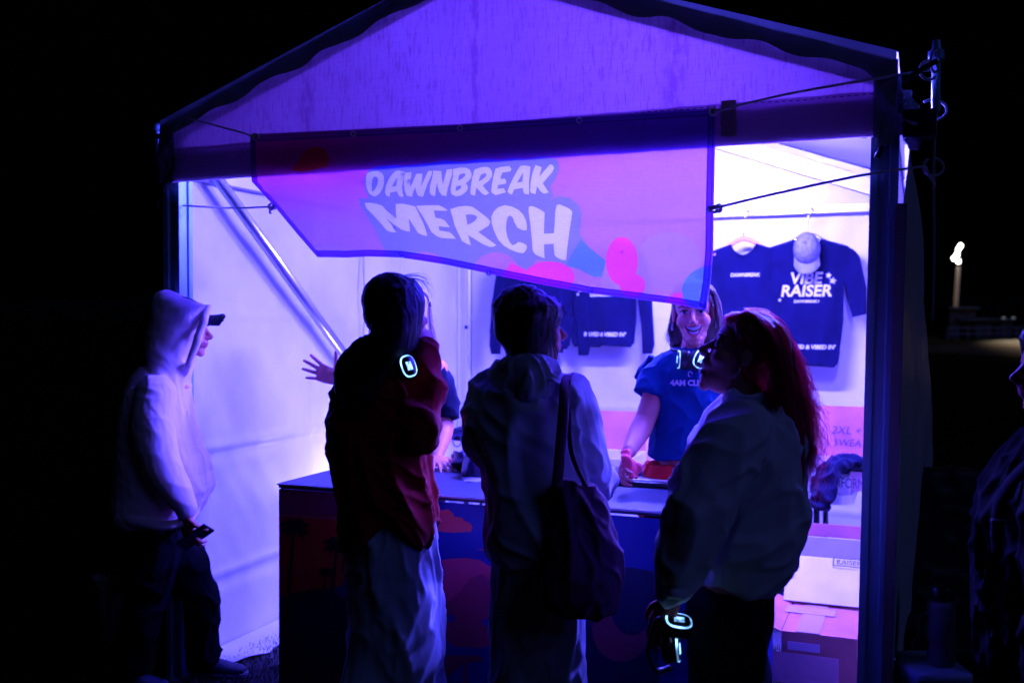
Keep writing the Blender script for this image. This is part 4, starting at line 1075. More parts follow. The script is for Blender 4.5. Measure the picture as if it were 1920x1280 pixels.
# ================================================================== garments on hangers along the back beam
RAILZ = 2.262; SV = 2.86
def hanger(u, z, label, mt):
    c = T(u, SV, z)
    r = thing('clothes_hanger', label, 'hanger', c, 'hangers on the back beam')
    bm = bmesh.new()
    add_tube(bm, [T(u - .19, SV, z - .10), T(u - .10, SV, z - .045), T(u, SV, z), T(u + .10, SV, z - .045), T(u + .19, SV, z - .10)], [.010, .013, .015, .013, .010], 10, 4)
    link('shoulders', bm2me(bm), mt, r)
    bm = bmesh.new(); top = RAILZ + .045
    add_tube(bm, [T(u, SV, z), T(u, SV, top - .07), T(u + .026, SV + .01, top - .045), T(u + .02, SV + .03, top - .012), T(u - .01, SV + .05, top - .005), T(u - .03, SV + .05, top - .03)], .0035, 8, 5)
    link('hook', bm2me(bm), M['alu'], r)
def garment(label, name, u, z0, sleeve, length, half, seed, lean=0.0, neck=.085):
    """sweatshirt or tee hung by its shoulders: outline in metres, cloth thickness and hanging folds"""
    c = T(u, SV, z0 - length)
    r = thing(name, label, 'garment', c, 'printed garments hung at the back of the tent')
    h = half
    if sleeve == 'short': right = [(h - .01, -.045), (h + .06, -.16), (h + .115, -.36), (h + .03, -.40), (h - .015, -.24)]
    elif sleeve == 'half': right = [(h - .01, -.045), (h + .06, -.12), (h + .105, -.30), (h + .12, -.46), (h + .04, -.48), (h - .02, -.26)]
    else: right = [(h - .01, -.045), (h + .06, -.15), (h + .10, -.40), (h + .115, -.68), (h + .10, -.74), (h + .035, -.74), (h + .02, -.55), (h - .02, -.26)]
    body = [(h - .01, -.5), (h - .03, -length + .03), (h - .05, -length), (.0, -length + .012), (-(h - .05), -length), (-(h - .03), -length + .03), (-(h - .01), -.5)]
    left = [(-x, y) for x, y in reversed(right)]
    nk = [(-neck, .0), (-neck * .7, -.045), (0, -.075), (neck * .7, -.045), (neck, .0)]
    dom = nk + right + body + left
    def surf(x, y):
        f = .018 * noise.noise(V((x * 9 + seed, y * 2.2, seed))) + .013 * noise.noise(V((x * 20 + seed, y * 5, 3 + seed))) * min(1, -y * 3)
        e = .018 * math.exp(-((abs(x) - h * .98) / .05) ** 2)      # the sleeve falls behind the body
        f += .012 * math.exp(-((abs(x) - h * .8 + .02 * noise.noise(V((y * 3, seed, 1)))) / .03) ** 2) * (1 if y < -.15 else 0)
        return T(u + x + lean * y, SV - .022 + f + e, z0 + y)
    me = sheet(dom, [], surf, .022)
    o = link('cloth', me, M['navy'], r); sd = o.modifiers.new('s', 'SOLIDIFY'); sd.thickness = .018; sd.offset = -1
    bm = bmesh.new(); add_tube(bm, [surf(x, y) - TV * .002 for x, y in nk], .008, 8, 4); link('collar', bm2me(bm), M['navy'], r)
    def onto(p):
        d = p - T(u, SV, z0); x = d.dot(TU); y = d.z
        x2 = x - lean * y
        return surf(x2, y) - TV * .004
    def pt(s, x, y, size, shear=.18, fat=.0, arch=0.0): link('print', text_on(s, T(u + x, SV, z0 + y), TU, UPZ, size, nrm=-TV, lift=0, shear=shear, fat=fat, arch=arch, surf=onto), M['print'], o, False)
    return o, pt, surf, onto
def star(r, onto, u, z0, x, y, s):
    vs = [onto(T(u + x + s * (1 if k % 2 == 0 else .48) * math.sin(PI * k / 5 + .2), SV, z0 + y + s * (1 if k % 2 == 0 else .48) * math.cos(PI * k / 5 + .2))) - TV * .001 for k in range(10)]
    me = raw(vs, [list(range(10))]); bm = bmesh.new(); bm.from_mesh(me); bmesh.ops.triangulate(bm, faces=bm.faces); bm.to_mesh(me); bm.free()
    link('print', me, M['print'], r, False)
M['wood'] = mat('pink_hanger', (.72, .36, .36), rough=.4)
def uz(px, py): 
    p = Q(px, py, SV) - T0
    return p.dot(TU), p.z
def vibe(r, pt, onto, u, z0, s=1.0):
    pt('VIBE', -.01, -.262 * s, .098, .14, .0028)
    pt('RAISER', -.01, -.345 * s, .098, .14, .0028)
    pt('DAWNBREAK !', -.005, -.412 * s, .022, .1, .001)
    pt('RAVED & VIBED IN\'', .02, -.715 * s, .034, .15, .0015)
    for x, y, q in ((.125, -.242, .020), (.150, -.277, .023), (-.165, -.402, .013)): star(r, onto, u, z0, x, y * s, q)
ua, za = uz(1395, 464); hanger(ua, za + .055, 'pink hanger holding the plain navy tee left of the hung cap', M['wood'])
r, pt, sf_, onto = garment('navy tee with small DAWNBREAK print on a pink hanger, left of the hung cap', 'hung_tshirt', ua, za + .02, 'short', .80, .235, 1.3); pt('DAWNBREAK', .01, -.195, .029, .15, .0012)
ub, zb_ = uz(1515, 455); hanger(ub, zb_ + .05, 'hanger with a ring hook behind the hung pale cap', M['alu'])
r, pt, sf_, onto = garment('navy VIBE RAISER tee with a pale cap hung over its collar', 'hung_tshirt', ub, zb_ + .02, 'half', .79, .245, 4.1, .045); vibe(r, pt, onto, ub, zb_ + .02, .93)
uc, zc = uz(1012, 468); hanger(uc, zc + .05, 'hanger behind the banner holding the left navy sweatshirt', M['wood'])
r, pt, sf_, onto = garment('navy long-sleeved sweatshirt behind the bob-haired woman, left of the pair behind the banner', 'hung_sweatshirt', uc, zc + .02, 'long', .70, .25, 7.7); pt('DAWNBREAK', .01, -.18, .030, .15, .0012)
ud, zd = uz(1130, 460); hanger(ud, zd + .05, 'hanger behind the banner holding the VIBE RAISER sweatshirt', M['wood'])
r, pt, sf_, onto = garment('navy long-sleeved VIBE RAISER sweatshirt half behind the banner', 'hung_sweatshirt', ud, zd + .02, 'long', .70, .245, 9.9); vibe(r, pt, onto, ud, zd + .02, .86)
# pale cap hung on the second tee
uq, zq = uz(1516, 470)
cpt = T(uq, SV - .10, zq)
r = thing('cap', 'pale speckled cap hung over the collar of the VIBE RAISER tee', 'cap', cpt)
M['capspeck'] = mat('speckled_twill', (.24, .24, .36), rough=.8, bump=.9, bscale=55, var=.45, vscale=38)
cr_, bm_, bt_ = cap_mesh(cpt, (UPZ * -1 + -TV * .35).normalized(), (-TV + UPZ * .35).normalized() * 1, 1.0)
cw = link('crown', cr_, M['capspeck'], r); link('brim', bm_, M['capcloth'], r); link('button', bt_, M['capspeck'], cw)

# ================================================================== odds and ends outside the tent
# tub at the left behind the hooded person
c = P(264, 1040, 4.66); c.z = 0
r = thing('plastic_tub', 'pale plastic tub with lid on the grass behind the hooded person', 'tub', c)
bm = bmesh.new()
def rrect(cx, hx, hy, z, rr=.04):
    out = []
    for qx, qy, a0 in ((1, 1, 0), (-1, 1, 90), (-1, -1, 180), (1, -1, 270)):
        for i in range(5):
            a = math.radians(a0 + 90 * i / 4); out.append(cx + V((qx * (hx - rr) + rr * math.cos(a), qy * (hy - rr) + rr * math.sin(a), z)))
    return out
add_ring_loft(bm, [rrect(c, .125, .17, 0), rrect(c, .145, .19, .40), rrect(c, .152, .197, .405), rrect(c, .152, .197, .42)])
link('bin', bm2me(bm), M['plasticw'], r)
bm = bmesh.new(); add_ring_loft(bm, [rrect(c, .16, .205, .421), rrect(c, .16, .205, .45), rrect(c, .13, .175, .458)]); link('lid', bm2me(bm), M['plasticw'], r)
bm = bmesh.new(); add_box(bm, c + V((0, -.205, .40)), V((.05, 0, 0)), V((0, .012, 0)), V((0, 0, .03)), .004); link('latch', bm2me(bm), M['black'], r, False)
# box with a bottle at the right post
c = P(1745, 1240, 3.28); zt = c.z; c.z = 0
r = thing('crate', 'pale blue box on the ground outside the right post, under the bottle', 'box', c)
bm = bmesh.new(); add_ring_loft(bm, [rrect(c, .082, .11, 0, .02), rrect(c, .088, .115, zt - .03, .02), rrect(c, .092, .12, zt - .028, .02), rrect(c, .092, .12, zt - .004, .02), rrect(c, .086, .113, zt, .02)])
link('box', bm2me(bm), mat('blue_plastic', (.3, .4, .6), rough=.4), r)
bm = bmesh.new(); add_box(bm, c + V((0, -.121, zt - .05)), V((.03, 0, 0)), V((0, .004, 0)), V((0, 0, .012)), .002); link('handle', bm2me(bm), M['black'], r, False)
b0 = P(1764, 1232, 3.26); b0.z = zt
r = thing('water_bottle', 'tall dark water bottle with a loop lid on the blue box', 'bottle', b0)
bm = bmesh.new(); add_tube(bm, [b0 + V((0, 0, z)) for z in (0, .006, .19, .205, .215)], [.042, .045, .045, .040, .034], 24); link('flask', bm2me(bm), mat('bottle_paint', (.07, .07, .09), rough=.35), r)
bm = bmesh.new(); add_tube(bm, [b0 + V((0, 0, z)) for z in (.216, .222, .255, .262)], [.036, .039, .039, .034], 24); lid = link('lid', bm2me(bm), M['black'], r)
bm = bmesh.new(); add_tube(bm, [b0 + V((-.034, 0, .258)), b0 + V((-.03, 0, .285)), b0 + V((0, 0, .30)), b0 + V((.03, 0, .285)), b0 + V((.034, 0, .258))], .006, 8, 5); link('loop', bm2me(bm), M['black'], lid)
bm = bmesh.new(); add_tube(bm, [b0 + V((-.045, 0, .16)), b0 + V((-.068, -.0, .15)), b0 + V((-.068, 0, .07)), b0 + V((-.045, 0, .06))], .007, 8, 5); link('handle', bm2me(bm), M['black'], r)
# dark padded camping chair with curved arm rails, in the shadow on the right
c = P(1796, 900, 3.9); c.z = 0
r = thing('camping_chair', 'black padded camping chair in the shadow beside the right tent wall', 'chair', c)
def seatback(bm):
    add_ring_loft(bm, [superring(c + V((0, .02 * z, z)), V((w, 0, 0)), V((0, .05, 0)), 24, 3) for z, w in ((.45, .24), (.6, .25), (.8, .25), (.93, .23), (1.0, .17), (1.02, .08))])
link('backrest', solid(seatback, .015, 3, [fold_fn(.01, 9)]), M['rubber'], r)
bm = bmesh.new(); add_box(bm, c + V((0, -.24, .43)), V((.24, 0, 0)), V((0, .22, 0)), V((0, 0, .03)), .015); link('seat', bm2me(bm), M['rubber'], r)
for s in (-1, 1):
    bm = bmesh.new(); add_tube(bm, [c + V((s * .27, .02, .5)), c + V((s * .275, .03, .95)), c + V((s * .25, 0, 1.06)), c + V((s * .19, -.06, 1.12))], .018, 10, 5); link('arm_rail', bm2me(bm), M['black'], r)
    for y in (.02, -.42):
        bm = bmesh.new(); add_tube(bm, [c + V((s * .25, y, .45)), c + V((s * .28, y * 1.1, 0))], .014, 10); link('leg', bm2me(bm), M['black'], r)

# ================================================================== people
def basis(fwd, up=V((0, 0, 1)), tilt=0.0, roll=0.0):
    """head axes: forward, left, up; tilt raises the chin"""
    f = V(fwd).normalized(); l = V(up).cross(f).normalized(); u = f.cross(l).normalized()
    q = Matrix.Rotation(-tilt, 3, l); f, u = q @ f, q @ u
    if roll: q = Matrix.Rotation(roll, 3, f); l, u = q @ l, q @ u
    return Matrix((f, l, u)).transposed()
def head(bm, c, R, s=1.0, jaw=0.0, female=True):
    c = V(c)
    def E(p, r, rot=None):
        add_ell(bm, c + R @ (V(p) * s), [x * s for x in r], R @ rot if rot is not None else R, 24, 16)
    E((-.014, 0, .038), (.096, .074, .086)); E((.022, 0, .03), (.068, .066, .07))
    E((.030, 0, -.025), (.060, .059, .085))
    E((.030, 0, -.076 - jaw * .5), (.050, .047, .036 + jaw * .4)); E((.072 - jaw * .2, 0, -.103 - jaw), (.018, .022, .016))
    E((.055, 0, -.092 - jaw * .7), (.034, .034, .022))
    E((.078, .0, .026), (.014, .046, .012))
    for y in (-1, 1):
        E((.055, y * .036, -.030), (.032, .028, .030)); E((.099, y * .0095, -.036), (.010, .0068, .007)); E((.0765, y * .031, .0135), (.0135, .017, .0075)); E((.0765, y * .031, -.0060), (.0125, .016, .0055))
        E((-.004, y * .074, .0), (.018, .009, .031), Matrix.Rotation(.2, 3, 'Y')); E((.0, y * .075, -.024), (.010, .008, .011))
    E((.074, 0, -.060), (.028, .032, .026))
    W_ = lambda p: c + R @ (V(p) * s)
    add_tube(bm, [W_((.078, 0, .022)), W_((.090, 0, .004)), W_((.106, 0, -.018)), W_((.118, 0, -.030)), W_((.104, 0, -.040))], [.008 * s, .0082 * s, .0090 * s, .0098 * s, .008 * s], 12, 2)
    E((.1145, 0, -.0305), (.009, .0095, .0085))
    E((.094, 0, -.056), (.010, .022, .0062)); E((.092 - jaw * .2, 0, -.070 - jaw), (.0095, .019, .0068))
def scalp(bm, c, R, s=1.0):
    add_ell(bm, V(c) + R @ (V((-.027, 0, .042)) * s), (.101 * s, .083 * s, .093 * s), R, 28, 18)
    add_ell(bm, V(c) + R @ (V((-.050, 0, -.005)) * s), (.072 * s, .080 * s, .070 * s), R, 24, 14)
def neck(bm, c, R, base, s=1.0, r=.052):
    W_ = lambda p: V(c) + R @ (V(p) * s)
    add_tube(bm, [W_((-.022, 0, .0)), W_((-.022, 0, -.07)), V(base), V(base) - V((0, 0, .06))], [.05 * s, r * s, r * 1.08, r * 1.5], 16, 3)
def rotv(v, axis, a): return Matrix.Rotation(a, 3, axis) @ v
def hand(bm, w, d, n, s=1.0, curl=(.3, .3, .3, .3), spread=.12, thumb=1, tcurl=.3, tang=.85):
    """w wrist point, d finger direction, n palm normal; thumb = +1/-1 side on which the thumb lies"""
    w = V(w); d = V(d).normalized(); n = (V(n) - d * V(n).dot(d)).normalized(); sd = d.cross(n) * thumb
    rings = []
    for t, hw, ht in ((-.02, .024, .019), (.01, .028, .018), (.045, .038, .0155), (.080, .0415, .0135), (.094, .040, .0105)):
        rings.append(superring(w + d * t * s, sd * hw * s, n * ht * s, 16, 2.6))
    add_ring_loft(bm, rings)
    add_ell(bm, w + (d * .035 + sd * .022 + n * .006) * s, (.026 * s, .018 * s, .016 * s), Matrix((d, sd, n)).transposed())
    lens = (.070, .078, .073, .057); offs = (.030, .0105, -.0095, -.029); back = (.086, .092, .088, .078); rad = (.0088, .0090, .0086, .0075)
    for i in range(4):
        fd = rotv(d, n, 0) ; ang = spread * (1.5 - i) * (1 if True else 1)
        fd = (d * math.cos(ang) + sd * math.sin(ang)).normalized(); ax = fd.cross(n).normalized()
        p = w + (d * back[i] + sd * offs[i]) * s; pts = [p - fd * .022 * s, p]
        q = fd; a = 0
        for k, L in enumerate((.46, .30, .24)):
            a += curl[i] * (1 if k else .8)
            q = (fd * math.cos(a) + n * math.sin(a)).normalized(); p = p + q * lens[i] * L * s; pts.append(p)
        r = rad[i] * s
        add_limb(bm, pts, [r * 1.05, r * 1.05, r, r * .92, r * .78], 10, 3)
    td = (d * math.cos(tang) + sd * math.sin(tang)).normalized()
    p0 = w + (d * .018 + sd * .022) * s; p1 = p0 + td * .040 * s; t2 = (td + n * tcurl - sd * tcurl * .4).normalized(); p2 = p1 + t2 * .030 * s; p3 = p2 + (t2 + n * tcurl * .6).normalized() * .024 * s
    add_limb(bm, [p0, p1, p2, p3], [.0135 * s, .0115 * s, .010 * s, .0078 * s], 10, 3)
def limbs(bm, sh, el, wr, r=(.050, .041, .028)):
    add_limb(bm, [sh, V(sh).lerp(V(el), .5), el], [r[0], r[0] * .92, r[1]], 14, 3)
    add_limb(bm, [el, V(el).lerp(V(wr), .35), wr], [r[1], r[1] * 1.02, r[2]], 14, 3)
def sleeve(bm, pts, radii):
    add_ell(bm, pts[0], (radii[0],) * 3); add_tube(bm, pts, radii, 18, 4)
def leg(bm, hp, kn, an, r=(.085, .056, .038), toe=None):
    add_limb(bm, [hp, V(hp).lerp(V(kn), .5), kn], [r[0], r[0] * .85, r[1]], 14, 3)
    add_limb(bm, [kn, V(kn).lerp(V(an), .35), an], [r[1], r[1] * 1.0, r[2]], 14, 3)
    t = V(toe) if toe is not None else V((0, 1, 0)); t = t.normalized()
    a = V(an); a.z = .055
    add_limb(bm, [V(an), a - t * .02, a + t * .08 + V((0, 0, -.02)), a + t * .15 + V((0, 0, -.028))], [.035, .04, .034, .022], 12, 3)
def torso(bm, nk, shl, shr, hpl, hpr, r=.10):
    sx = (V(shr) - V(shl)); sx.normalize(); ms = (V(shl) + V(shr)) / 2; mh = (V(hpl) + V(hpr)) / 2
    up = (ms - mh).normalized(); fy = sx.cross(up).normalized(); hw = (V(shr) - V(shl)).length / 2
    rows = [(mh - up * .10, .10, .09), (mh, .155, .105), (mh.lerp(ms, .35), .125, .092), (mh.lerp(ms, .7), .15, .105), (mh.lerp(ms, .95), hw * .82, .09), (ms + up * .035, hw * .55, .065), (V(nk), .06, .055)]
    add_ring_loft(bm, [superring(c, sx * a, fy * b, 20, 2.3) for c, a, b in rows])
def person(label, loc, group=None): return thing('person', label, 'person', loc, group)
def body(p, build, vox=.0045, c=None, R=None, s=1.0, jaw=0.0, shift=None):
    def reg(q):
        if c is None: return 0
        l = R.transposed() @ (q - V(c)) / s
        if (abs(l.y) < .026 and -.066 < l.z < -.050 and l.x > .088) or (abs(l.y) < .022 and -.079 - jaw < l.z < -.064 - jaw and l.x > .086 - jaw * .3): return 1
        return 0
    return link('body', solid(build, vox, 2, region=reg), [M['skin'], M['lip']], p)
def face(p, c, R, s=1.0, brow=True):
    W_ = lambda x, y, z: V(c) + R @ (V((x, y, z)) * s)
    for y in (-1, 1):
        bm = bmesh.new(); add_ell(bm, W_(.0745, y * .031, .004), (.0125 * s,) * 3); link('eye', bm2me(bm), M['eye'], p)
        bm = bmesh.new(); add_ell(bm, W_(.0845, y * .031, .003), (.0034 * s, .0062 * s, .0062 * s), R); link('iris', bm2me(bm), M['iris'], p)
        bm = bmesh.new(); add_tube(bm, [W_(.0865, y * .014, .025), W_(.0850, y * .030, .031), W_(.073, y * .050, .025)], [.003 * s, .0036 * s, .0018 * s], 8, 4); link('eyebrow', bm2me(bm), M['brow'], p)
        bm = bmesh.new(); add_tube(bm, [W_(.085, y * .019, .006), W_(.0885, y * .031, .0100), W_(.079, y * .045, .005)], [.0012 * s, .0018 * s, .0012 * s], 6, 4); link('eyelash', bm2me(bm), M['brow'], p)
def sneaker(p, an, t, m, sole, s=1.0):
    t = V(t).normalized(); a = V(an); a.z = 0; sd = t.cross(V((0, 0, 1)))
    def b(bm):
        rings = []
        for x, w, h, z in ((-.075, .030, .045, .055), (-.05, .038, .055, .06), (.0, .040, .052, .058), (.06, .043, .036, .045), (.12, .046, .027, .036), (.17, .040, .022, .032), (.195, .022, .015, .028)):
            rings.append(superring(a + t * x * s + V((0, 0, z)), sd * w * s, V((0, 0, h * s)), 18, 2.5))
        add_ring_loft(bm, rings)
    link('shoe', solid(b, .006, 2), m, p)
    def b2(bm):
        add_ring_loft(bm, [superring(a + t * x * s + V((0, 0, .014)), sd * w * s, V((0, 0, .014)), 14, 4) for x, w in ((-.082, .02), (-.07, .036), (0, .042), (.08, .048), (.14, .049), (.19, .034), (.205, .015))])
    link('sole', solid(b2, .006, 1), sole, p)
def headphones(label, c, cups, ringdir, band, group='glowing headphones'):
    """cups: [(centre, outward normal, up)]; band: polyline; a light ring and a lit emblem on each cup"""
    r = thing('headphones', label, 'headphones', c, group)
    bm = bmesh.new(); add_tube(bm, band, .011, 10, 5, True, .6); link('band', bm2me(bm), M['black'], r)
    glow = mat('headphone_glow', (.8, .9, 1), emit=(.20, .48, 1.0), estr=3.2)
    if 'headphone_glow_done' not in MATS:
        MATS['headphone_glow_done'] = glow; t_ = glow.node_tree; b_ = t_.nodes['Principled BSDF']
        n_ = nd(t_, 'ShaderNodeTexNoise'); n_.inputs['Scale'].default_value = 26; tc_ = nd(t_, 'ShaderNodeTexCoord'); t_.links.new(tc_.outputs['Object'], n_.inputs['Vector'])
        r_ = nd(t_, 'ShaderNodeMapRange'); r_.inputs['From Min'].default_value = .38; r_.inputs['From Max'].default_value = .62; r_.inputs['To Min'].default_value = .4; r_.inputs['To Max'].default_value = 5.0
        t_.links.new(n_.outputs[0], r_.inputs[0]); t_.links.new(r_.outputs[0], b_.inputs['Emission Strength'])
    for cc, nn, uu in cups:
        cc, nn, uu = V(cc), V(nn).normalized(), V(uu); uu = (uu - nn * uu.dot(nn)).normalized(); ss = uu.cross(nn)
        bm = bmesh.new()
        add_ring_loft(bm, [superring(cc + nn * x, ss * a * .88, uu * b * .88, 24, 2.8) for x, a, b in ((-.036, .026, .034), (-.030, .034, .044), (-.012, .036, .046), (-.010, .030, .040), (.0, .031, .041), (.012, .026, .035))])
        ec = link('ear_cup', bm2me(bm), M['black'], r)
        # glowing oval frame
        bm = bmesh.new(); pts = superring(cc + nn * .008, ss * .0250, uu * .0340, 28, 2.8); n = len(pts); vs = []
        for k in range(n):
            t = (pts[(k + 1) % n] - pts[k - 1]).normalized(); o = t.cross(nn)
            vs.append([bm.verts.new(pts[k] + (o * math.cos(a) + nn * math.sin(a)) * .0028) for a in (0, 1.26, 2.51, 3.77, 5.03)])
        for k in range(n):
            for j in range(5): bm.faces.new((vs[k][j], vs[k][(j + 1) % 5], vs[(k + 1) % n][(j + 1) % 5], vs[(k + 1) % n][j]))
        link('light_ring', bm2me(bm), glow, ec)
        bm = bmesh.new()
        for x in (-.0055, .0055): add_box(bm, cc + nn * .0130 + ss * x + uu * .0, ss * .0035, nn * .0008, uu * .014, 0)
        add_box(bm, cc + nn * .0134, ss * .0032, nn * .0008, uu * .004, 0)
        link('emblem', bm2me(bm), glow, ec)
    return r
def fing(p, c): pass
UP = V((0, 0, 1)); SX = V((1, 0, 0)); AW = V((0, 1, 0))
def cloth(name, c, **k): return mat(name, c, rough=.92, spec=.1 if max(c) > .05 else .03, bump=.08, bscale=260, sheen=.06 if max(c) > .05 else 0.0, **k)

# ---------------------------------------------------------------- 1: hooded person at the left, in profile
def p_hood():
    d = 4.35; c = P(346, 617, d); R = basis((1, .06, 0), tilt=-.03)
    p = person('person in a white hooded sweatshirt and cap, holding a phone, watching from the left', V((c.x, d, 0)))
    nk = P(322, 705, d); shN = P(305, 742, d - .19); shF = P(305, 742, d + .19)
    elN = P(305, 865, d - .25); wrN = P(346, 966, d - .22); elF = P(318, 865, d + .25); wrF = P(366, 900, d + .10)
    hpN = P(292, 990, d - .09); hpF = P(306, 990, d + .09)
    knB = P(272, 1125, d - .09); anB = P(240, 1262, d - .08); knF = P(372, 1120, d + .10); anF = P(382, 1262, d + .10)
    anB.z = .10; anF.z = .10
    def b(bm):
        head(bm, c, R, 1.0, 0, False); neck(bm, c, R, nk); torso(bm, nk, shF, shN, hpF, hpN)
        limbs(bm, shN, elN, wrN); limbs(bm, shF, elF, wrF)
        hand(bm, wrN, (P(356, 1005, d - .22) - wrN), V((.55, .75, -.1)), 1.0, (.55, .5, .5, .5), .05, 1, .5)
        hand(bm, wrF, V((.1, -1, -.2)), V((-1, -.1, 0)), .9, (.3, .3, .3, .3), .03, -1)
        leg(bm, hpN, knB, anB, toe=V((1, -.2, 0))); leg(bm, hpF, knF, anF, toe=V((1, -.1, 0)))
    body(p, b, .0050, c, R); face(p, c, R)
    white = cloth('white_fleece', (.80, .60, .70), var=.06, vscale=10)
    def hb(bm):
        add_sil(bm, d, [(688, 268, 352, .24), (705, 256, 350, .36), (730, 246, 350, .46), (765, 237, 354, .48), (810, 230, 362, .48), (855, 224, 376, .48), (890, 221, 391, .47), (915, 220, 392, .47), (940, 220, 384, .47), (962, 222, 372, .46), (975, 232, 352, .44)], 32, 2.4)
        add_sil(bm, d, [(545, 304, 318, .05), (550, 294, 334, .14), (560, 288, 352, .19), (575, 285, 394, .22), (600, 283, 390, .25), (630, 279, 380, .26), (652, 278, 370, .27), (672, 284, 362, .28), (690, 284, 357, .32), (712, 282, 351, .36)], 28, 2.2)
        add_limb(bm, [P(292, 740, d - .19), P(288, 800, d - .24), elN + V((-.01, 0, 0)), P(334, 925, d - .24), P(350, 955, d - .22)], [.085, .085, .082, .062, .046], 18, 4)
        add_limb(bm, [shF, elF, P(372, 905, d + .12)], [.085, .082, .07], 16, 4)
        # hood rim and pocket
        add_tube(bm, [P(391, 574, d - .02), P(384, 597, d - .075), P(373, 628, d - .10), P(363, 656, d - .11), P(352, 684, d - .10), P(344, 698, d - .04)], .017, 10, 4)
        add_ell(bm, P(366, 880, d), (.055, .17, .10))
        add_tube(bm, [P(222, 958, d - .02), P(240, 972, d - .21), P(300, 985, d - .235), P(350, 976, d - .2), P(368, 958, d - .02)], .020, 10, 4)
    lim = lambda q: .35 if q.z > P(0, 700, d).z and q.x > P(370, 600, d).x else 1
    link('hooded_sweatshirt', solid(hb, .0065, 4, [fold_fn(.007, 5.5, (1, 1, .4), .7, 3, .7, lim), fold_fn(.003, 9, (.5, 1, 1.2), -.5, 5, .7, lim), fold_fn(.0015, 20, (1, 1, .4), .3, 2, .8)]), white, p)
    # seam of the sleeve
    # small prints
    link('print', text_on('III', P(352, 775, d - .2), V((.1, -1, 0)).normalized(), UP, .03), M['ink'], p, False)
    # cap under the hood
    def cb(bm):
        add_sil(bm, d, [(556, 318, 350, .12), (568, 300, 372, .17), (590, 292, 392, .18), (600, 292, 394, .18)], 24)
        rings = []
        for px, py, hw in ((384, 592, .078), (400, 592, .080), (412, 591, .066), (420, 589, .036)):
            q = P(px, py, d); rings.append([q + V((0, hw * math.cos(a), -.050 * (abs(math.cos(a)) ** 2) * (hw / .08) ** 2 + .005 * math.sin(a))) for a in [2 * PI * k / 20 for k in range(20)]])
        add_ring_loft(bm, rings)
    link('cap', solid(cb, .005, 1), M['navy'], p)
    dark = cloth('black_trousers', (.004, .004, .006), var=.2)
    def tr(bm):
        add_sil(bm, d, [(955, 240, 350, .34), (990, 252, 352, .33), (1020, 258, 352, .32)], 24)
        add_limb(bm, [hpN, knB.lerp(hpN, .45), knB, knB.lerp(anB, .5), V((anB.x, anB.y, .09))], [.125, .11, .088, .080, .078], 18, 4)
        add_limb(bm, [hpF, knF.lerp(hpF, .45), knF, knF.lerp(anF, .5), V((anF.x, anF.y, .09))], [.125, .112, .088, .080, .078], 18, 4)
    link('trousers', solid(tr, .009, 3, [fold_fn(.011, 9, (1, 1, .8), .5, 6, .8)]), dark, p)
    sn = mat('shoe_grey', (.04, .045, .07), rough=.7); so = mat('shoe_sole', (.22, .22, .26), rough=.6)
    sneaker(p, anB, (1, -.2, 0), sn, so); sneaker(p, anF, (1, -.1, 0), sn, so)
    # phone in the hand
    q = P(366, 1006, d - .235); ax = (P(381, 1000, d - .235) - P(352, 1020, d - .235)).normalized(); bx = V((-.25, -.75, .6)); bx = (bx - ax * bx.dot(ax)).normalized(); nx = ax.cross(bx)
    t = thing('smartphone', 'dark smartphone with camera lenses held by the hooded person', 'phone', q)
    link('case', boxme(q, bx * .036, ax * .073, nx * .005, .004), M['black'], t, False)
    link('screen', boxme(q + nx * .0052, bx * .033, ax * .069, nx * .0006, .0), mat('phone_glass', (.02, .02, .05), rough=.08, spec=.8), t, False)
    f = q - nx * .006 + ax * .045 + bx * .010
    cpl = link('camera_plate', boxme(f, bx * .019, ax * .019, nx * .0015, .001), mat('phone_plate', (.1, .11, .16), rough=.2), t, False)
    for a, b_ in ((-.008, -.008), (.008, -.008), (0, .009)):
        bm = bmesh.new(); add_tube(bm, [f - nx * .001 + ax * b_ + bx * a, f - nx * .004 + ax * b_ + bx * a], .0062, 12); link('lens', bm2me(bm), mat('lens_glass', (.01, .01, .02), rough=.05, spec=.9), cpl)
p_hood()

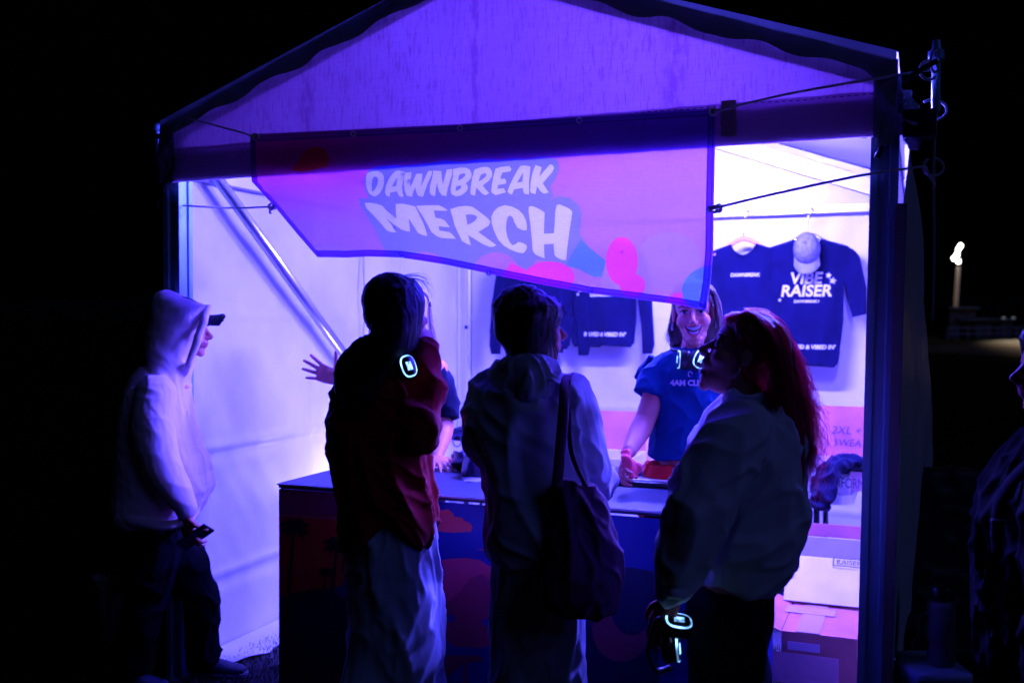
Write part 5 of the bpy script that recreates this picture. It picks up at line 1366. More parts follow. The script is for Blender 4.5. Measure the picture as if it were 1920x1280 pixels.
# ---------------------------------------------------------------- 2: woman in the red sweater, back to us
M['jeans'] = cloth('pale_denim', (.42, .47, .56), var=.22, vscale=9)
def p_red():
    d = 3.35; c = P(745, 586, d); R = basis((.77, .64, 0))
    p = person('person with long dark hair in a red sweater and wide jeans, back turned', V((P(740, 700, d).x, d, 0)))
    nk = P(735, 672, d); shR_ = P(772, 715, d + .05); shL_ = P(672, 715, d - .05)
    elR = P(786, 812, d - .14); wrR = P(799, 664, d + .02); elL = P(660, 868, d - .08); wrL = P(663, 1010, d - .03)
    hpL = P(708, 1010, d - .04); hpR = P(772, 1010, d + .06)
    knL = P(708, 1230, d); anL = P(690, 1440, d - .02); knR = P(785, 1230, d + .08); anR = P(782, 1440, d + .06); anL.z = anR.z = .1
    def b(bm):
        head(bm, c, R, 1.0); neck(bm, c, R, nk); torso(bm, nk, shL_, shR_, hpL, hpR)
        limbs(bm, shR_, elR, wrR); limbs(bm, shL_, elL, wrL)
        hand(bm, wrR, V((-.1, .35, .9)), V((-.8, .5, .1)), .95, (.9, .9, .9, .9), .03, 1, .6)
        hand(bm, wrL, (P(686, 1120, d - .03) - wrL), V((.5, -.7, 0)), .98, (.12, .15, .15, .2), .05, 1, .2, .5)
        leg(bm, hpL, knL, anL, toe=V((.5, 1, 0))); leg(bm, hpR, knR, anR, toe=V((.5, 1, 0)))
    body(p, b, .0054, c, R); face(p, c, R)
    red = cloth('red_knit', (.27, .005, .008), var=.15, vscale=12)
    def sw(bm):
        add_sil(bm, d, [(655, 694, 772, .15), (680, 678, 782, .20), (705, 656, 792, .26), (740, 648, 797, .31), (790, 646, 798, .33), (840, 645, 800, .34), (890, 647, 806, .35), (930, 648, 814, .36), (965, 647, 820, .36), (1000, 645, 815, .36), (1018, 644, 808, .35)], 34, 2.3)
        add_limb(bm, [shR_, P(786, 770, d - .08), elR, P(796, 745, d - .06), P(801, 655, d + .0)], [.075, .074, .076, .064, .045], 16, 4)
        add_limb(bm, [shL_, P(663, 790, d - .06), elL, P(664, 945, d - .06), P(666, 1008, d - .03)], [.080, .078, .072, .062, .05], 16, 4)
        add_ell(bm, P(803, 642, d + .01), (.018, .03, .022))
    zh = P(0, 930, d).z; xc = P(730, 0, d).x
    def hemarc(q):
        w = max(0, min(1, (zh - q.z) / .12))
        if w > 0 and q.x > P(676, 0, d).x:
            a = math.exp(-((q.x - xc) / .085) ** 2)
            q = q + V((0, 0, .085 * w * a))
        return q
    link('sweater', solid(sw, .0065, 4, [fold_fn(.014, 8, (1, 1, .35), .35, 13, .9), fold_fn(.008, 12, (.5, 1, 1.1), -.5, 15, .9)], hemarc), red, p)
    def jn(bm):
        add_sil(bm, d, [(950, 672, 806, .28), (1000, 668, 812, .30), (1050, 668, 816, .30), (1100, 668, 819, .28), (1170, 669, 822, .24), (1260, 662, 820, .19), (1340, 655, 815, .12)], 26)
        add_limb(bm, [P(712, 1040, d - .03), P(710, 1160, d - .02), P(702, 1240, d), P(690, 1330, d), V((anL.x, anL.y, .06))], [.105, .095, .095, .115, .135], 20, 4)
        add_limb(bm, [P(768, 1040, d + .06), P(775, 1160, d + .06), P(776, 1240, d + .07), P(776, 1330, d + .07), V((anR.x, anR.y, .06))], [.105, .10, .098, .105, .12], 20, 4)
    link('jeans', solid(jn, .008, 3, [fold_fn(.013, 6, (1, 1, .28), .08, 23, .9), fold_fn(.006, 16, (1, 1, .5), -.2, 25, 1)]), M['jeans'], p)
    for a in (anL, anR): sneaker(p, a, (.5, 1, 0), mat('shoe_grey', (.04, .045, .07), rough=.7), mat('shoe_sole', (.22, .22, .26), rough=.6))
    hr = mat('black_hair', (.006, .0045, .0045), rough=.55, spec=.15, bump=.4, bscale=40, stretch=(6, 6, .6))
    def hb(bm):
        scalp(bm, c, R); add_sil(bm, d, [(517, 730, 757, .05, .02), (523, 712, 776, .12, .01), (540, 700, 791, .20, -.005), (565, 694, 797, .235, -.015), (590, 692, 794, .25, -.03), (620, 697, 788, .25, -.04), (650, 694, 782, .22, -.05), (690, 655, 745, .13, -.09), (720, 640, 722, .11, -.12), (760, 640, 702, .08, -.14), (786, 646, 684, .03, -.14)], 28, 2.1)
        add_tube(bm, [P(700, 640, d - .08), P(676, 655, d - .1), P(645, 690, d - .12), P(638, 740, d - .13)], [.03, .035, .03, .02], 12, 4)
    link('hair', solid(hb, .006, 3, [fold_fn(.0022, 40, (1, 1, .12), .1, 3, 1)]), hr, p)
    g = []
    for k in range(7):
        t = k / 6
        g.append([P(752, 520, d), P(705 + 60 * t, 545, d - .11 + .04 * t), P(697 + 50 * t, 600, d - .13), P(690 + 50 * t, 660, d - .14), P(648 + 62 * t, 720, d - .17), P(642 + 40 * t, 785 - 20 * t, d - .19)])
    link('hair_strands', strands(g, 420, .0011, .006, 4, 3, 3), hr, p)
    g = [[P(745, 520, d), P(775, 520 - 6, d + .02), P(797, 520, d + .03), P(803 + 4, 548, d + .03)], [P(745, 520, d), P(785, 528, d + .02), P(798, 545, d + .03), P(803, 575, d + .03)], [P(770, 560, d - .07), P(768, 600, d - .09), P(778, 640, d - .08), P(782, 672, d - .06)]]
    link('flyaway_hair', strands(g[:2], 26, .0006, .008, 5, 3, 9, .3, .004), hr, p)
    link('flyaway_hair', strands([g[2], [q + V((.01, .0, 0)) for q in g[2]]], 12, .0007, .004, 5, 3, 12), hr, p)
    n1 = V((.55, -.80, .25)); c1 = P(764, 687, d - .13)
    headphones('glowing headphones around the neck of the person in the red sweater', P(748, 690, d - .02), [(c1, n1, V((-.35, .1, 1))), (P(770, 690, d + .16), V((.5, .8, .2)), V((-.3, 0, 1)))], 0,
               [c1 + V((-.02, .02, .03)), P(735, 662, d - .14), P(722, 655, d - .05), P(735, 660, d + .08), P(765, 672, d + .15)])
p_red()

# ---------------------------------------------------------------- 3: seller behind the counter at the left, mostly hidden
def p_seller():
    d = 4.62; c = P(768, 592, d); R = basis((.35, -.93, 0))
    p = person('person in a navy tee behind the counter with one open hand raised', V((P(765, 700, d).x, d, 0)))
    nk = P(766, 660, d); shl = P(820, 692, d); shr = P(716, 692, d)
    ell = P(834, 800, d - .06); wrl = P(818, 862, d - .22); elr = P(676, 760, d + .02); wrr = P(634, 712, d + .10)
    hpl = P(795, 905, d); hpr = P(745, 905, d); knl = P(795, 1080, d); knr = P(745, 1080, d); anl = P(797, 1215, d + .02); anr = P(742, 1215, d + .02); anl.z = anr.z = .1
    wrl.z = CH + .045
    def b(bm):
        head(bm, c, R, 1.0); neck(bm, c, R, nk); torso(bm, nk, shr, shl, hpr, hpl)
        limbs(bm, shl, ell, wrl, (.050, .043, .029)); limbs(bm, shr, elr, wrr, (.048, .040, .027))
        hand(bm, wrl, V((.28, -.90, -.22)), V((0, -.1, -1)), 1.0, (.10, .12, .12, .12), .16, 1, .1)
        hand(bm, wrr, (P(584, 690, d + .10) - wrr), V((.15, -1, -.1)), 1.08, (.08, .07, .06, .05), .22, 1, .05, 1.15)
        leg(bm, hpl, knl, anl, toe=V((.2, -1, 0))); leg(bm, hpr, knr, anr, toe=V((-.1, -1, 0)))
    body(p, b, .004, c, R); face(p, c, R)
    bm = bmesh.new(); tip = P(579, 693, d - .20)
    def tee(bm):
        add_sil(bm, d, [(664, 742, 792, .16), (680, 722, 824, .20), (700, 712, 832, .23), (740, 716, 826, .24), (790, 720, 816, .24), (840, 722, 814, .24), (895, 720, 814, .25), (915, 722, 812, .24)], 28)
        sleeve(bm, [P(814, 692, d), P(834, 735, d - .02), P(837, 786, d - .05)], [.050, .058, .064])
        sleeve(bm, [P(722, 694, d), P(694, 732, d - .06)], [.05, .062])
    link('tshirt', solid(tee, .0065, 3, [fold_fn(.010, 8, (1, 1, .7), .4, 33, .8)]), M['navy'], p)
    def tr(bm):
        add_sil(bm, d, [(895, 724, 812, .22), (930, 722, 816, .24), (960, 722, 816, .24)], 24)
        add_limb(bm, [hpl, knl, V((anl.x, anl.y, .08))], [.10, .08, .075], 16, 4); add_limb(bm, [hpr, knr, V((anr.x, anr.y, .08))], [.10, .08, .075], 16, 4)
    link('trousers', solid(tr, .010, 3, [fold_fn(.008, 9, (1, 1, .5), .2, 6, .8)]), cloth('black_trousers', (.004, .004, .006)), p)
    for a, t in ((anl, (.2, -1, 0)), (anr, (-.1, -1, 0))): sneaker(p, a, t, mat('shoe_grey', (.04, .045, .07), rough=.7), mat('shoe_sole', (.22, .22, .26), rough=.6))
    hr = mat('blond_hair', (.46, .33, .26), rough=.4, spec=.5, bump=.4, bscale=40, stretch=(6, 6, .6))
    def hb(bm):
        scalp(bm, c, R); add_sil(bm, d, [(536, 750, 784, .06, .02), (545, 736, 798, .16, .02), (565, 730, 806, .21, .03), (600, 730, 808, .20, .05), (640, 730, 812, .17, .06), (680, 730, 814, .12, .08)], 26, 2.1)
    link('hair', solid(hb, .006, 3, [fold_fn(.0022, 36, (1, 1, .12), 0, 3, 1)]), hr, p)
    g = [[P(772, 538, d), P(802, 556, d - .04), P(806 + 2 * k, 600, d - .08), P(810 + 4 * k, 640, d - .10), P(816 + 4 * k, 676, d - .12)] for k in range(3)]
    link('hair_strands', strands(g, 120, .0011, .006, 4, 3, 8), hr, p)
    bm = bmesh.new(); add_tube(bm, [V(wrr) + V((.012, 0, -.006)) + V((0, math.cos(a) * .03, math.sin(a) * .032)) for a in [PI * 2 * k / 14 for k in range(15)]], .004, 8); link('bracelet', bm2me(bm), M['black'], p)
p_seller()

# ---------------------------------------------------------------- 4: woman with the bob and tote bag
def p_bob():
    d = 3.15; c = P(995, 613, d); R = basis((.95, .31, 0))
    p = person('person with a brown bob and loose overshirt carrying a tote bag at the counter', V((P(1000, 700, d).x, d, 0)))
    nk = P(992, 690, d); shL_ = P(925, 745, d + .02); shR_ = P(1068, 745, d - .04)
    elL = P(922, 838, d - .02); wrL = P(955, 905, d + .26); elR = P(1100, 868, d - .02); wrR = P(1122, 915, d + .22)
    hpL = P(975, 1060, d); hpR = P(1045, 1060, d); knL = P(970, 1260, d + .02); knR = P(1055, 1260, d + .02); anL = P(972, 1490, d); anR = P(1065, 1490, d); anL.z = anR.z = .1
    def b(bm):
        head(bm, c, R, 1.0); neck(bm, c, R, nk); torso(bm, nk, shL_, shR_, hpL, hpR)
        limbs(bm, shL_, elL, wrL); limbs(bm, shR_, elR, wrR)
        hand(bm, wrL, V((.3, .9, .05)), V((0, 0, -1)), .95, (.25, .25, .25, .25), .06, -1); hand(bm, wrR, V((-.1, .95, .1)), V((-.9, 0, -.2)), .95, (.5, .5, .5, .5), .04, 1)
        leg(bm, hpL, knL, anL, toe=V((.2, 1, 0))); leg(bm, hpR, knR, anR, toe=V((.3, 1, 0)))
    body(p, b, .0050, c, R); face(p, c, R)
    sh = cloth('faded_overshirt', (.52, .50, .64), var=.2, vscale=8)
    def st_(bm):
        add_sil(bm, d, [(688, 962, 1040, .17), (706, 928, 1058, .23), (728, 904, 1080, .29), (765, 894, 1094, .32), (810, 888, 1102, .33), (860, 896, 1106, .34), (910, 906, 1110, .35), (960, 911, 1110, .36), (1000, 911, 1106, .36), (1040, 922, 1098, .35), (1050, 930, 1092, .33)], 34, 2.35)
        add_limb(bm, [shL_, P(914, 790, d), elL + V((.0, 0, 0)), P(938, 872, d + .12), P(950, 893, d + .2)], [.078, .076, .070, .058, .05], 16, 4)
        add_limb(bm, [shR_, P(1087, 800, d - .03), P(1099, 862, d - .02), P(1116, 900, d + .10), P(1122, 905, d + .17)], [.080, .076, .074, .064, .052], 16, 4)
    link('overshirt', solid(st_, .0065, 4, [fold_fn(.014, 7.5, (1, 1, .3), .22, 43, .9), fold_fn(.008, 11, (.5, 1, 1.0), -.5, 45, .9)]), sh, p)
    def col(bm):
        rings = []
        for px, py, dd, a, h in ((915, 722, .02, .03, .028), (945, 716, -.10, .05, .036), (990, 716, -.15, .055, .045), (1030, 716, -.12, .05, .040), (1052, 716, -.02, .035, .03)):
            rings.append(superring(P(px, py, d + dd), V((.01, -.5, .1)).normalized() * a * .55, V((0, .1, 1)).normalized() * h * 1.3, 14))
        add_ring_loft(bm, rings)
        add_tube(bm, [P(1022, 700, d - .11), P(1042, 712, d - .15), P(1053, 722, d - .17)], [.03, .022, .006], 10, 3, True, .35)
        add_tube(bm, [P(930, 700, d), P(960, 690, d - .09), P(1000, 688, d - .12), P(1035, 692, d - .06)], [.035, .04, .04, .03], 12, 4)
    link('collar', solid(col, .006, 3, [fold_fn(.006, 14, (1, 1, 1), .4, 4)]), sh, p)
    def jn(bm):
        add_sil(bm, d, [(1000, 925, 1092, .28), (1050, 926, 1096, .30), (1100, 926, 1098, .29), (1170, 928, 1100, .24), (1250, 934, 1098, .18), (1330, 940, 1095, .11)], 26)
        add_limb(bm, [P(978, 1080, d), P(974, 1200, d), P(972, 1330, d), P(974, 1440, d), V((anL.x, anL.y, .06))], [.092, .088, .085, .09, .105], 20, 4)
        add_limb(bm, [P(1046, 1080, d), P(1048, 1200, d), P(1052, 1330, d), P(1060, 1440, d), V((anR.x, anR.y, .06))], [.092, .088, .085, .09, .105], 20, 4)
    link('jeans', solid(jn, .008, 3, [fold_fn(.012, 6, (1, 1, .28), .08, 53, .9), fold_fn(.005, 16, (1, 1, .5), -.2, 55, 1)]), M['jeans'], p)
    for a in (anL, anR): sneaker(p, a, (.25, 1, 0), mat('shoe_grey', (.04, .045, .07), rough=.7), mat('shoe_sole', (.22, .22, .26), rough=.6))
    hr = mat('brown_hair', (.05, .027, .024), rough=.5, spec=.25, bump=.4, bscale=40, stretch=(6, 6, .6))
    def hb(bm):
        scalp(bm, c, R); add_sil(bm, d, [(552, 985, 1014, .06, .0), (558, 966, 1040, .13), (572, 952, 1054, .19), (592, 944, 1054, .205), (615, 941, 1042, .21), (640, 943, 1036, .20), (660, 948, 1036, .18), (676, 956, 1036, .15)], 28, 2.15)
    link('hair', solid(hb, .006, 3, [fold_fn(.0028, 34, (1, 1, .14), .1, 3, 1)]), hr, p)
    g = []
    for k in range(8):
        t = k / 7
        g.append([P(1004, 551, d), P(952 + 86 * t, 572, d - .02 - .09 * math.sin(PI * t)), P(943 + 96 * t, 610, d - .06 - .07 * math.sin(PI * t)), P(944 + 94 * t, 650, d - .05 - .07 * math.sin(PI * t)), P(952 + 84 * t, 682, d - .04 - .06 * math.sin(PI * t))])
    link('hair_strands', strands(g, 500, .0011, .006, 4, 3, 13), hr, p)
    g = [[P(1005, 552, d - .02), P(1028, 560, d - .03), P(1046, 570 + 4 * k, d - .02), P(1054, 588 + 10 * k, d - .01)] for k in range(3)]
    link('fringe', strands(g, 110, .001, .006, 4, 3, 17, .3, .003), hr, p)
    g = [[P(1035, 640, d - .06), P(1040, 660, d - .06), P(1046, 690, d - .05), P(1050, 700, d - .05)], [P(1042, 620, d - .06), P(1046, 650, d - .05), P(1050, 670, d - .04), P(1056, 690, d - .04)]]
    link('flyaway_hair', strands(g, 20, .0007, .006, 4, 3, 19), hr, p)
    # tote bag on the right shoulder
    tb = thing('tote_bag', 'slouchy plum cloth tote bag hanging from the shoulder of the bob-haired person', 'bag', P(1090, 1150, d - .2))
    tm = cloth('plum_canvas', (.10, .035, .075), var=.2, vscale=10)
    def bag(bm):
        add_sil(bm, d - .20, [(905, 1040, 1118, .05), (930, 1032, 1138, .07), (965, 1030, 1143, .10), (1010, 1024, 1151, .13), (1060, 1014, 1166, .16), (1080, 1008, 1168, .17), (1115, 1005, 1163, .17), (1142, 1028, 1158, .14), (1157, 1062, 1130, .07)], 28, 2.4)
    link('bag', solid(bag, .0065, 3, [fold_fn(.013, 9, (1, 1, .22), .25, 63, 1, lambda q: max(.25, min(1, (q.z - P(0, 1120, d - .2).z) / .12))), fold_fn(.005, 20, (1, 1, .5), .2, 65, 1)]), tm, tb)
    bm = bmesh.new(); add_tube(bm, [P(1044, 915, d - .24), P(1050, 850, d - .26), P(1056, 780, d - .25), P(1060, 722, d - .17), P(1066, 706, d - .04), P(1072, 730, d + .10), P(1080, 800, d + .12)], .016, 10, 5, True, .35); link('strap', bm2me(bm), tm, tb)
    bm = bmesh.new(); add_tube(bm, [P(1100, 915, d - .20), P(1072, 850, d - .22), P(1066, 770, d - .22), P(1066, 720, d - .15), P(1072, 704, d - .03)], .014, 10, 5, True, .35); link('strap', bm2me(bm), tm, tb)
p_bob()

# ---------------------------------------------------------------- 5: laughing seller in the blue tee
def p_tee():
    d = 4.02; c = P(1300, 586, d); s = 1.05; R = basis((-.20, -.97, 0), tilt=-.02, roll=.06); jaw = .010
    p = person('laughing person in a blue cropped tee and red shorts behind the counter', V((P(1290, 700, d).x, d, 0)))
    nk = P(1296, 662, d); shr = P(1240, 704, d); shl = P(1350, 702, d)
    elr = P(1208, 792, d - .06); wrr = P(1180, 845, d - .26); ell = P(1385, 800, d - .05); wrl = P(1362, 880, d - .22)
    hpr = P(1262, 935, d); hpl = P(1325, 935, d); knr = P(1262, 1120, d); knl = P(1325, 1120, d); anr = P(1262, 1310, d); anl = P(1328, 1310, d); anr.z = anl.z = .1
    def b(bm):
        head(bm, c, R, s, jaw); neck(bm, c, R, nk, s, .043); torso(bm, nk, shr, shl, hpr, hpl)
        add_sil(bm, d, [(800, 1232, 1345, .19), (855, 1238, 1338, .18), (900, 1230, 1345, .2)])
        limbs(bm, shr, elr, wrr, (.050, .042, .028)); limbs(bm, shl, ell, wrl)
        hand(bm, wrr, V((-.35, -.55, -.6)), V((.75, -.3, -.5)), 1.0, (.6, .6, .6, .6), .06, -1, .5)
        hand(bm, wrl, V((-.4, -.8, -.3)), V((0, 0, -1)), 1.0, (.3, .3, .3, .3), .06, 1)
        leg(bm, hpr, knr, anr, toe=V((-.1, -1, 0))); leg(bm, hpl, knl, anl, toe=V((.1, -1, 0)))
    body(p, b, .0038, c, R, s, jaw)
    W_ = lambda x, y, z: V(c) + R @ (V((x, y, z)) * s)
    for y in (-1, 1):
        bm = bmesh.new(); add_ell(bm, W_(.0775, y * .031, .004), (.0125 * s, .0140 * s, .0100 * s), R); link('eye', bm2me(bm), M['eye'], p)
        bm = bmesh.new(); add_ell(bm, W_(.0875, y * .031, .004), (.0038 * s, .0070 * s, .0070 * s), R); link('iris', bm2me(bm), M['iris'], p)
        bm = bmesh.new(); add_tube(bm, [W_(.090, y * .012, .024), W_(.0905, y * .030, .031), W_(.077, y * .052, .022)], [.0035 * s, .0042 * s, .002 * s], 8, 4); link('eyebrow', bm2me(bm), M['brow'], p)
        bm = bmesh.new(); add_tube(bm, [W_(.086, y * .017, .007), W_(.0915, y * .031, .0115), W_(.081, y * .048, .005)], [.0014 * s, .0028 * s, .0016 * s], 6, 4); link('eyelash', bm2me(bm), M['brow'], p)
    def mw(y, z, dx=0): return W_(.1035 - 11 * y * y + dx, y, z)
    def crescent(w, top, bot, dx, n=14):
        vs = []
        for i in range(n + 1):
            y = -w + 2 * w * i / n; k = 1 - (y / w) ** 2
            zt = top + .006 * (y / w) ** 2; zb = zt - (top - bot) * k ** .7 - .0004
            vs += [mw(y, zt, dx), mw(y, zb, dx), mw(y, zb, dx - .02), mw(y, zt, dx - .02)]
        fs = [(4 * i + a, 4 * i + b, 4 * i + 4 + b, 4 * i + 4 + a) for i in range(n) for a, b in ((0, 1), (1, 2), (2, 3), (3, 0))]
        return raw(vs, fs)
    link('mouth', crescent(.0330, -.0495, -.0830, .000), M['mouth'], p)
    link('teeth', crescent(.0300, -.0500, -.0655, .0012), M['teeth'], p)
    link('teeth', crescent(.0190, -.0720, -.0800, .0009), M['teeth'], p)
    for z0, sg in ((-.0495, 1), (-.081, -1)):
        bm = bmesh.new(); pts = []
        for i in range(13):
            y = -.0345 + .069 * i / 12; k = 1 - (y / .0345) ** 2
            pts.append(mw(y, (-.0420 - .0070 * k) if sg > 0 else (-.0425 - .0425 * k ** .75), .001))
        add_tube(bm, pts, [.001 + .0038 * (1 - ((i - 6) / 6) ** 2) for i in range(13)], 8, 2); link('lips', bm2me(bm), M['lip'], p)
    for y in (-1, 1):
        bm = bmesh.new(); add_tube(bm, [W_(.004, y * .080, -.034), W_(.004, y * .083, -.050), W_(.004, y * .082, -.064)], [.002, .004, .0055], 8, 3); link('earring', bm2me(bm), M['alu'], p)
    def tee(bm):
        add_sil(bm, d, [(655, 1268, 1326, .15), (664, 1240, 1346, .17), (676, 1226, 1358, .19), (694, 1220, 1366, .22), (720, 1222, 1366, .235), (760, 1228, 1364, .245), (800, 1226, 1362, .25), (835, 1220, 1362, .26), (855, 1217, 1362, .26)], 30)
        sleeve(bm, [P(1240, 698, d), P(1222, 716, d - .02), P(1214, 740, d - .04)], [.056, .063, .064])
        sleeve(bm, [P(1350, 694, d), P(1374, 738, d - .03)], [.048, .062])
        add_tube(bm, [P(1222, 668, d + .06), P(1206, 690, d + .07), P(1193, 708, d + .08)], [.03, .03, .012], 10, 3, True, .4)
    link('cropped_tee', solid(tee, .0055, 3, [fold_fn(.009, 7, (1, 1, .6), .35, 73, .8), fold_fn(.004, 16, (1, 1, .6), -.3, 75, 1)]), M['bluetee'], p)
    o = P(1291, 718, d - .13)
    link('print', text_on('4AM CLUB', o, V((.985, -.17, 0)), UP, .030, nrm=V((-.1, -1, .05)).normalized(), lift=.006, fat=.0015), M['print'], p, False)
    bm = bmesh.new(); q = P(1294, 701, d - .136); pts = [q + V((.008 * math.cos(a), 0, .010 * math.sin(a))) for a in [2 * PI * k / 12 for k in range(10)]]; add_tube(bm, pts, .0016, 6); link('print', bm2me(bm), M['print'], p)
    red = cloth('red_shorts', (.62, .015, .02), var=.1)
    def so(bm):
        add_sil(bm, d, [(868, 1212, 1352, .24), (885, 1208, 1356, .26), (920, 1200, 1362, .28), (970, 1198, 1366, .29)], 28)
        add_limb(bm, [P(1250, 960, d), P(1248, 1020, d)], [.10, .105], 16, 3); add_limb(bm, [P(1328, 960, d), P(1330, 1020, d)], [.10, .105], 16, 3)
    link('shorts', solid(so, .0065, 2, [fold_fn(.007, 16, (1, 1, .25), .05, 83, 1)]), red, p)
    for a, t in ((anr, (-.1, -1, 0)), (anl, (.1, -1, 0))): sneaker(p, a, t, mat('shoe_grey', (.04, .045, .07), rough=.7), mat('shoe_sole', (.22, .22, .26), rough=.6))
    hr = mat('light_brown_hair', (.10, .05, .05), rough=.38, spec=.5, bump=.4, bscale=40, stretch=(6, 6, .6))
    def hb(bm):
        scalp(bm, c, R, s); add_sil(bm, d, [(528, 1280, 1318, .06, .03), (534, 1268, 1334, .15, .03), (548, 1262, 1342, .20, .035), (566, 1265, 1350, .19, .06), (590, 1264, 1354, .15, .085), (620, 1258, 1356, .12, .095), (650, 1254, 1352, .09, .095)], 26, 2.2)
    link('hair', solid(hb, .006, 3, [fold_fn(.0022, 40, (1, 1, .12), 0, 3, 1)]), hr, p)
    g = [[P(1308, 530, d - .02), P(1336, 548, d - .06), P(1344 + 2 * k, 585, d - .05 + .02 * k), P(1346 + 3 * k, 620, d - .03 + .02 * k), P(1342 + 5 * k, 660, d - .03 + .02 * k)] for k in range(4)]
    link('hair_strands', strands(g, 260, .0011, .006, 4, 3, 23), hr, p)
    g = [[P(1298, 530, d - .02), P(1270, 548, d - .05), P(1265 - 1 * k, 585, d + .03 + .02 * k), P(1261 - 2 * k, 620, d + .04 + .02 * k), P(1256 - 3 * k, 646, d + .04 + .02 * k)] for k in range(4)]
    link('hair_strands', strands(g, 200, .0011, .005, 4, 3, 24), hr, p)
    c1 = P(1276, 674, d - .10); c2 = P(1311, 674, d - .145)
    headphones('glowing headphones around the neck of the laughing person in the blue tee', P(1296, 680, d - .1), [(c1, V((-1, -.05, .05)), V((.22, 0, 1))), (c2, V((.30, -.93, .12)), V((.45, .1, .9)))], 0,
               [c1 + V((.02, .02, .03)), P(1262, 655, d - .02), P(1268, 648, d + .07), P(1300, 646, d + .10), P(1334, 648, d + .06), P(1336, 655, d - .04), c2 + V((.02, .04, .03))])
    # red cloth held in her hand
    def rag(bm):
        add_tube(bm, [P(1170, 846, d - .30), P(1176, 860, d - .33), P(1188, 878, d - .34), P(1196, 892, d - .34)], [.016, .024, .032, .022], 14, 4, True, .4)
    single('red_cloth', solid(rag, .005, 2, [fold_fn(.010, 26, (1, 1, .4), .3, 3, 1)]), mat('pink_red_cotton', (.75, .06, .10), rough=.9), 'small red cloth held in the hand of the laughing seller', 'cloth')
p_tee()

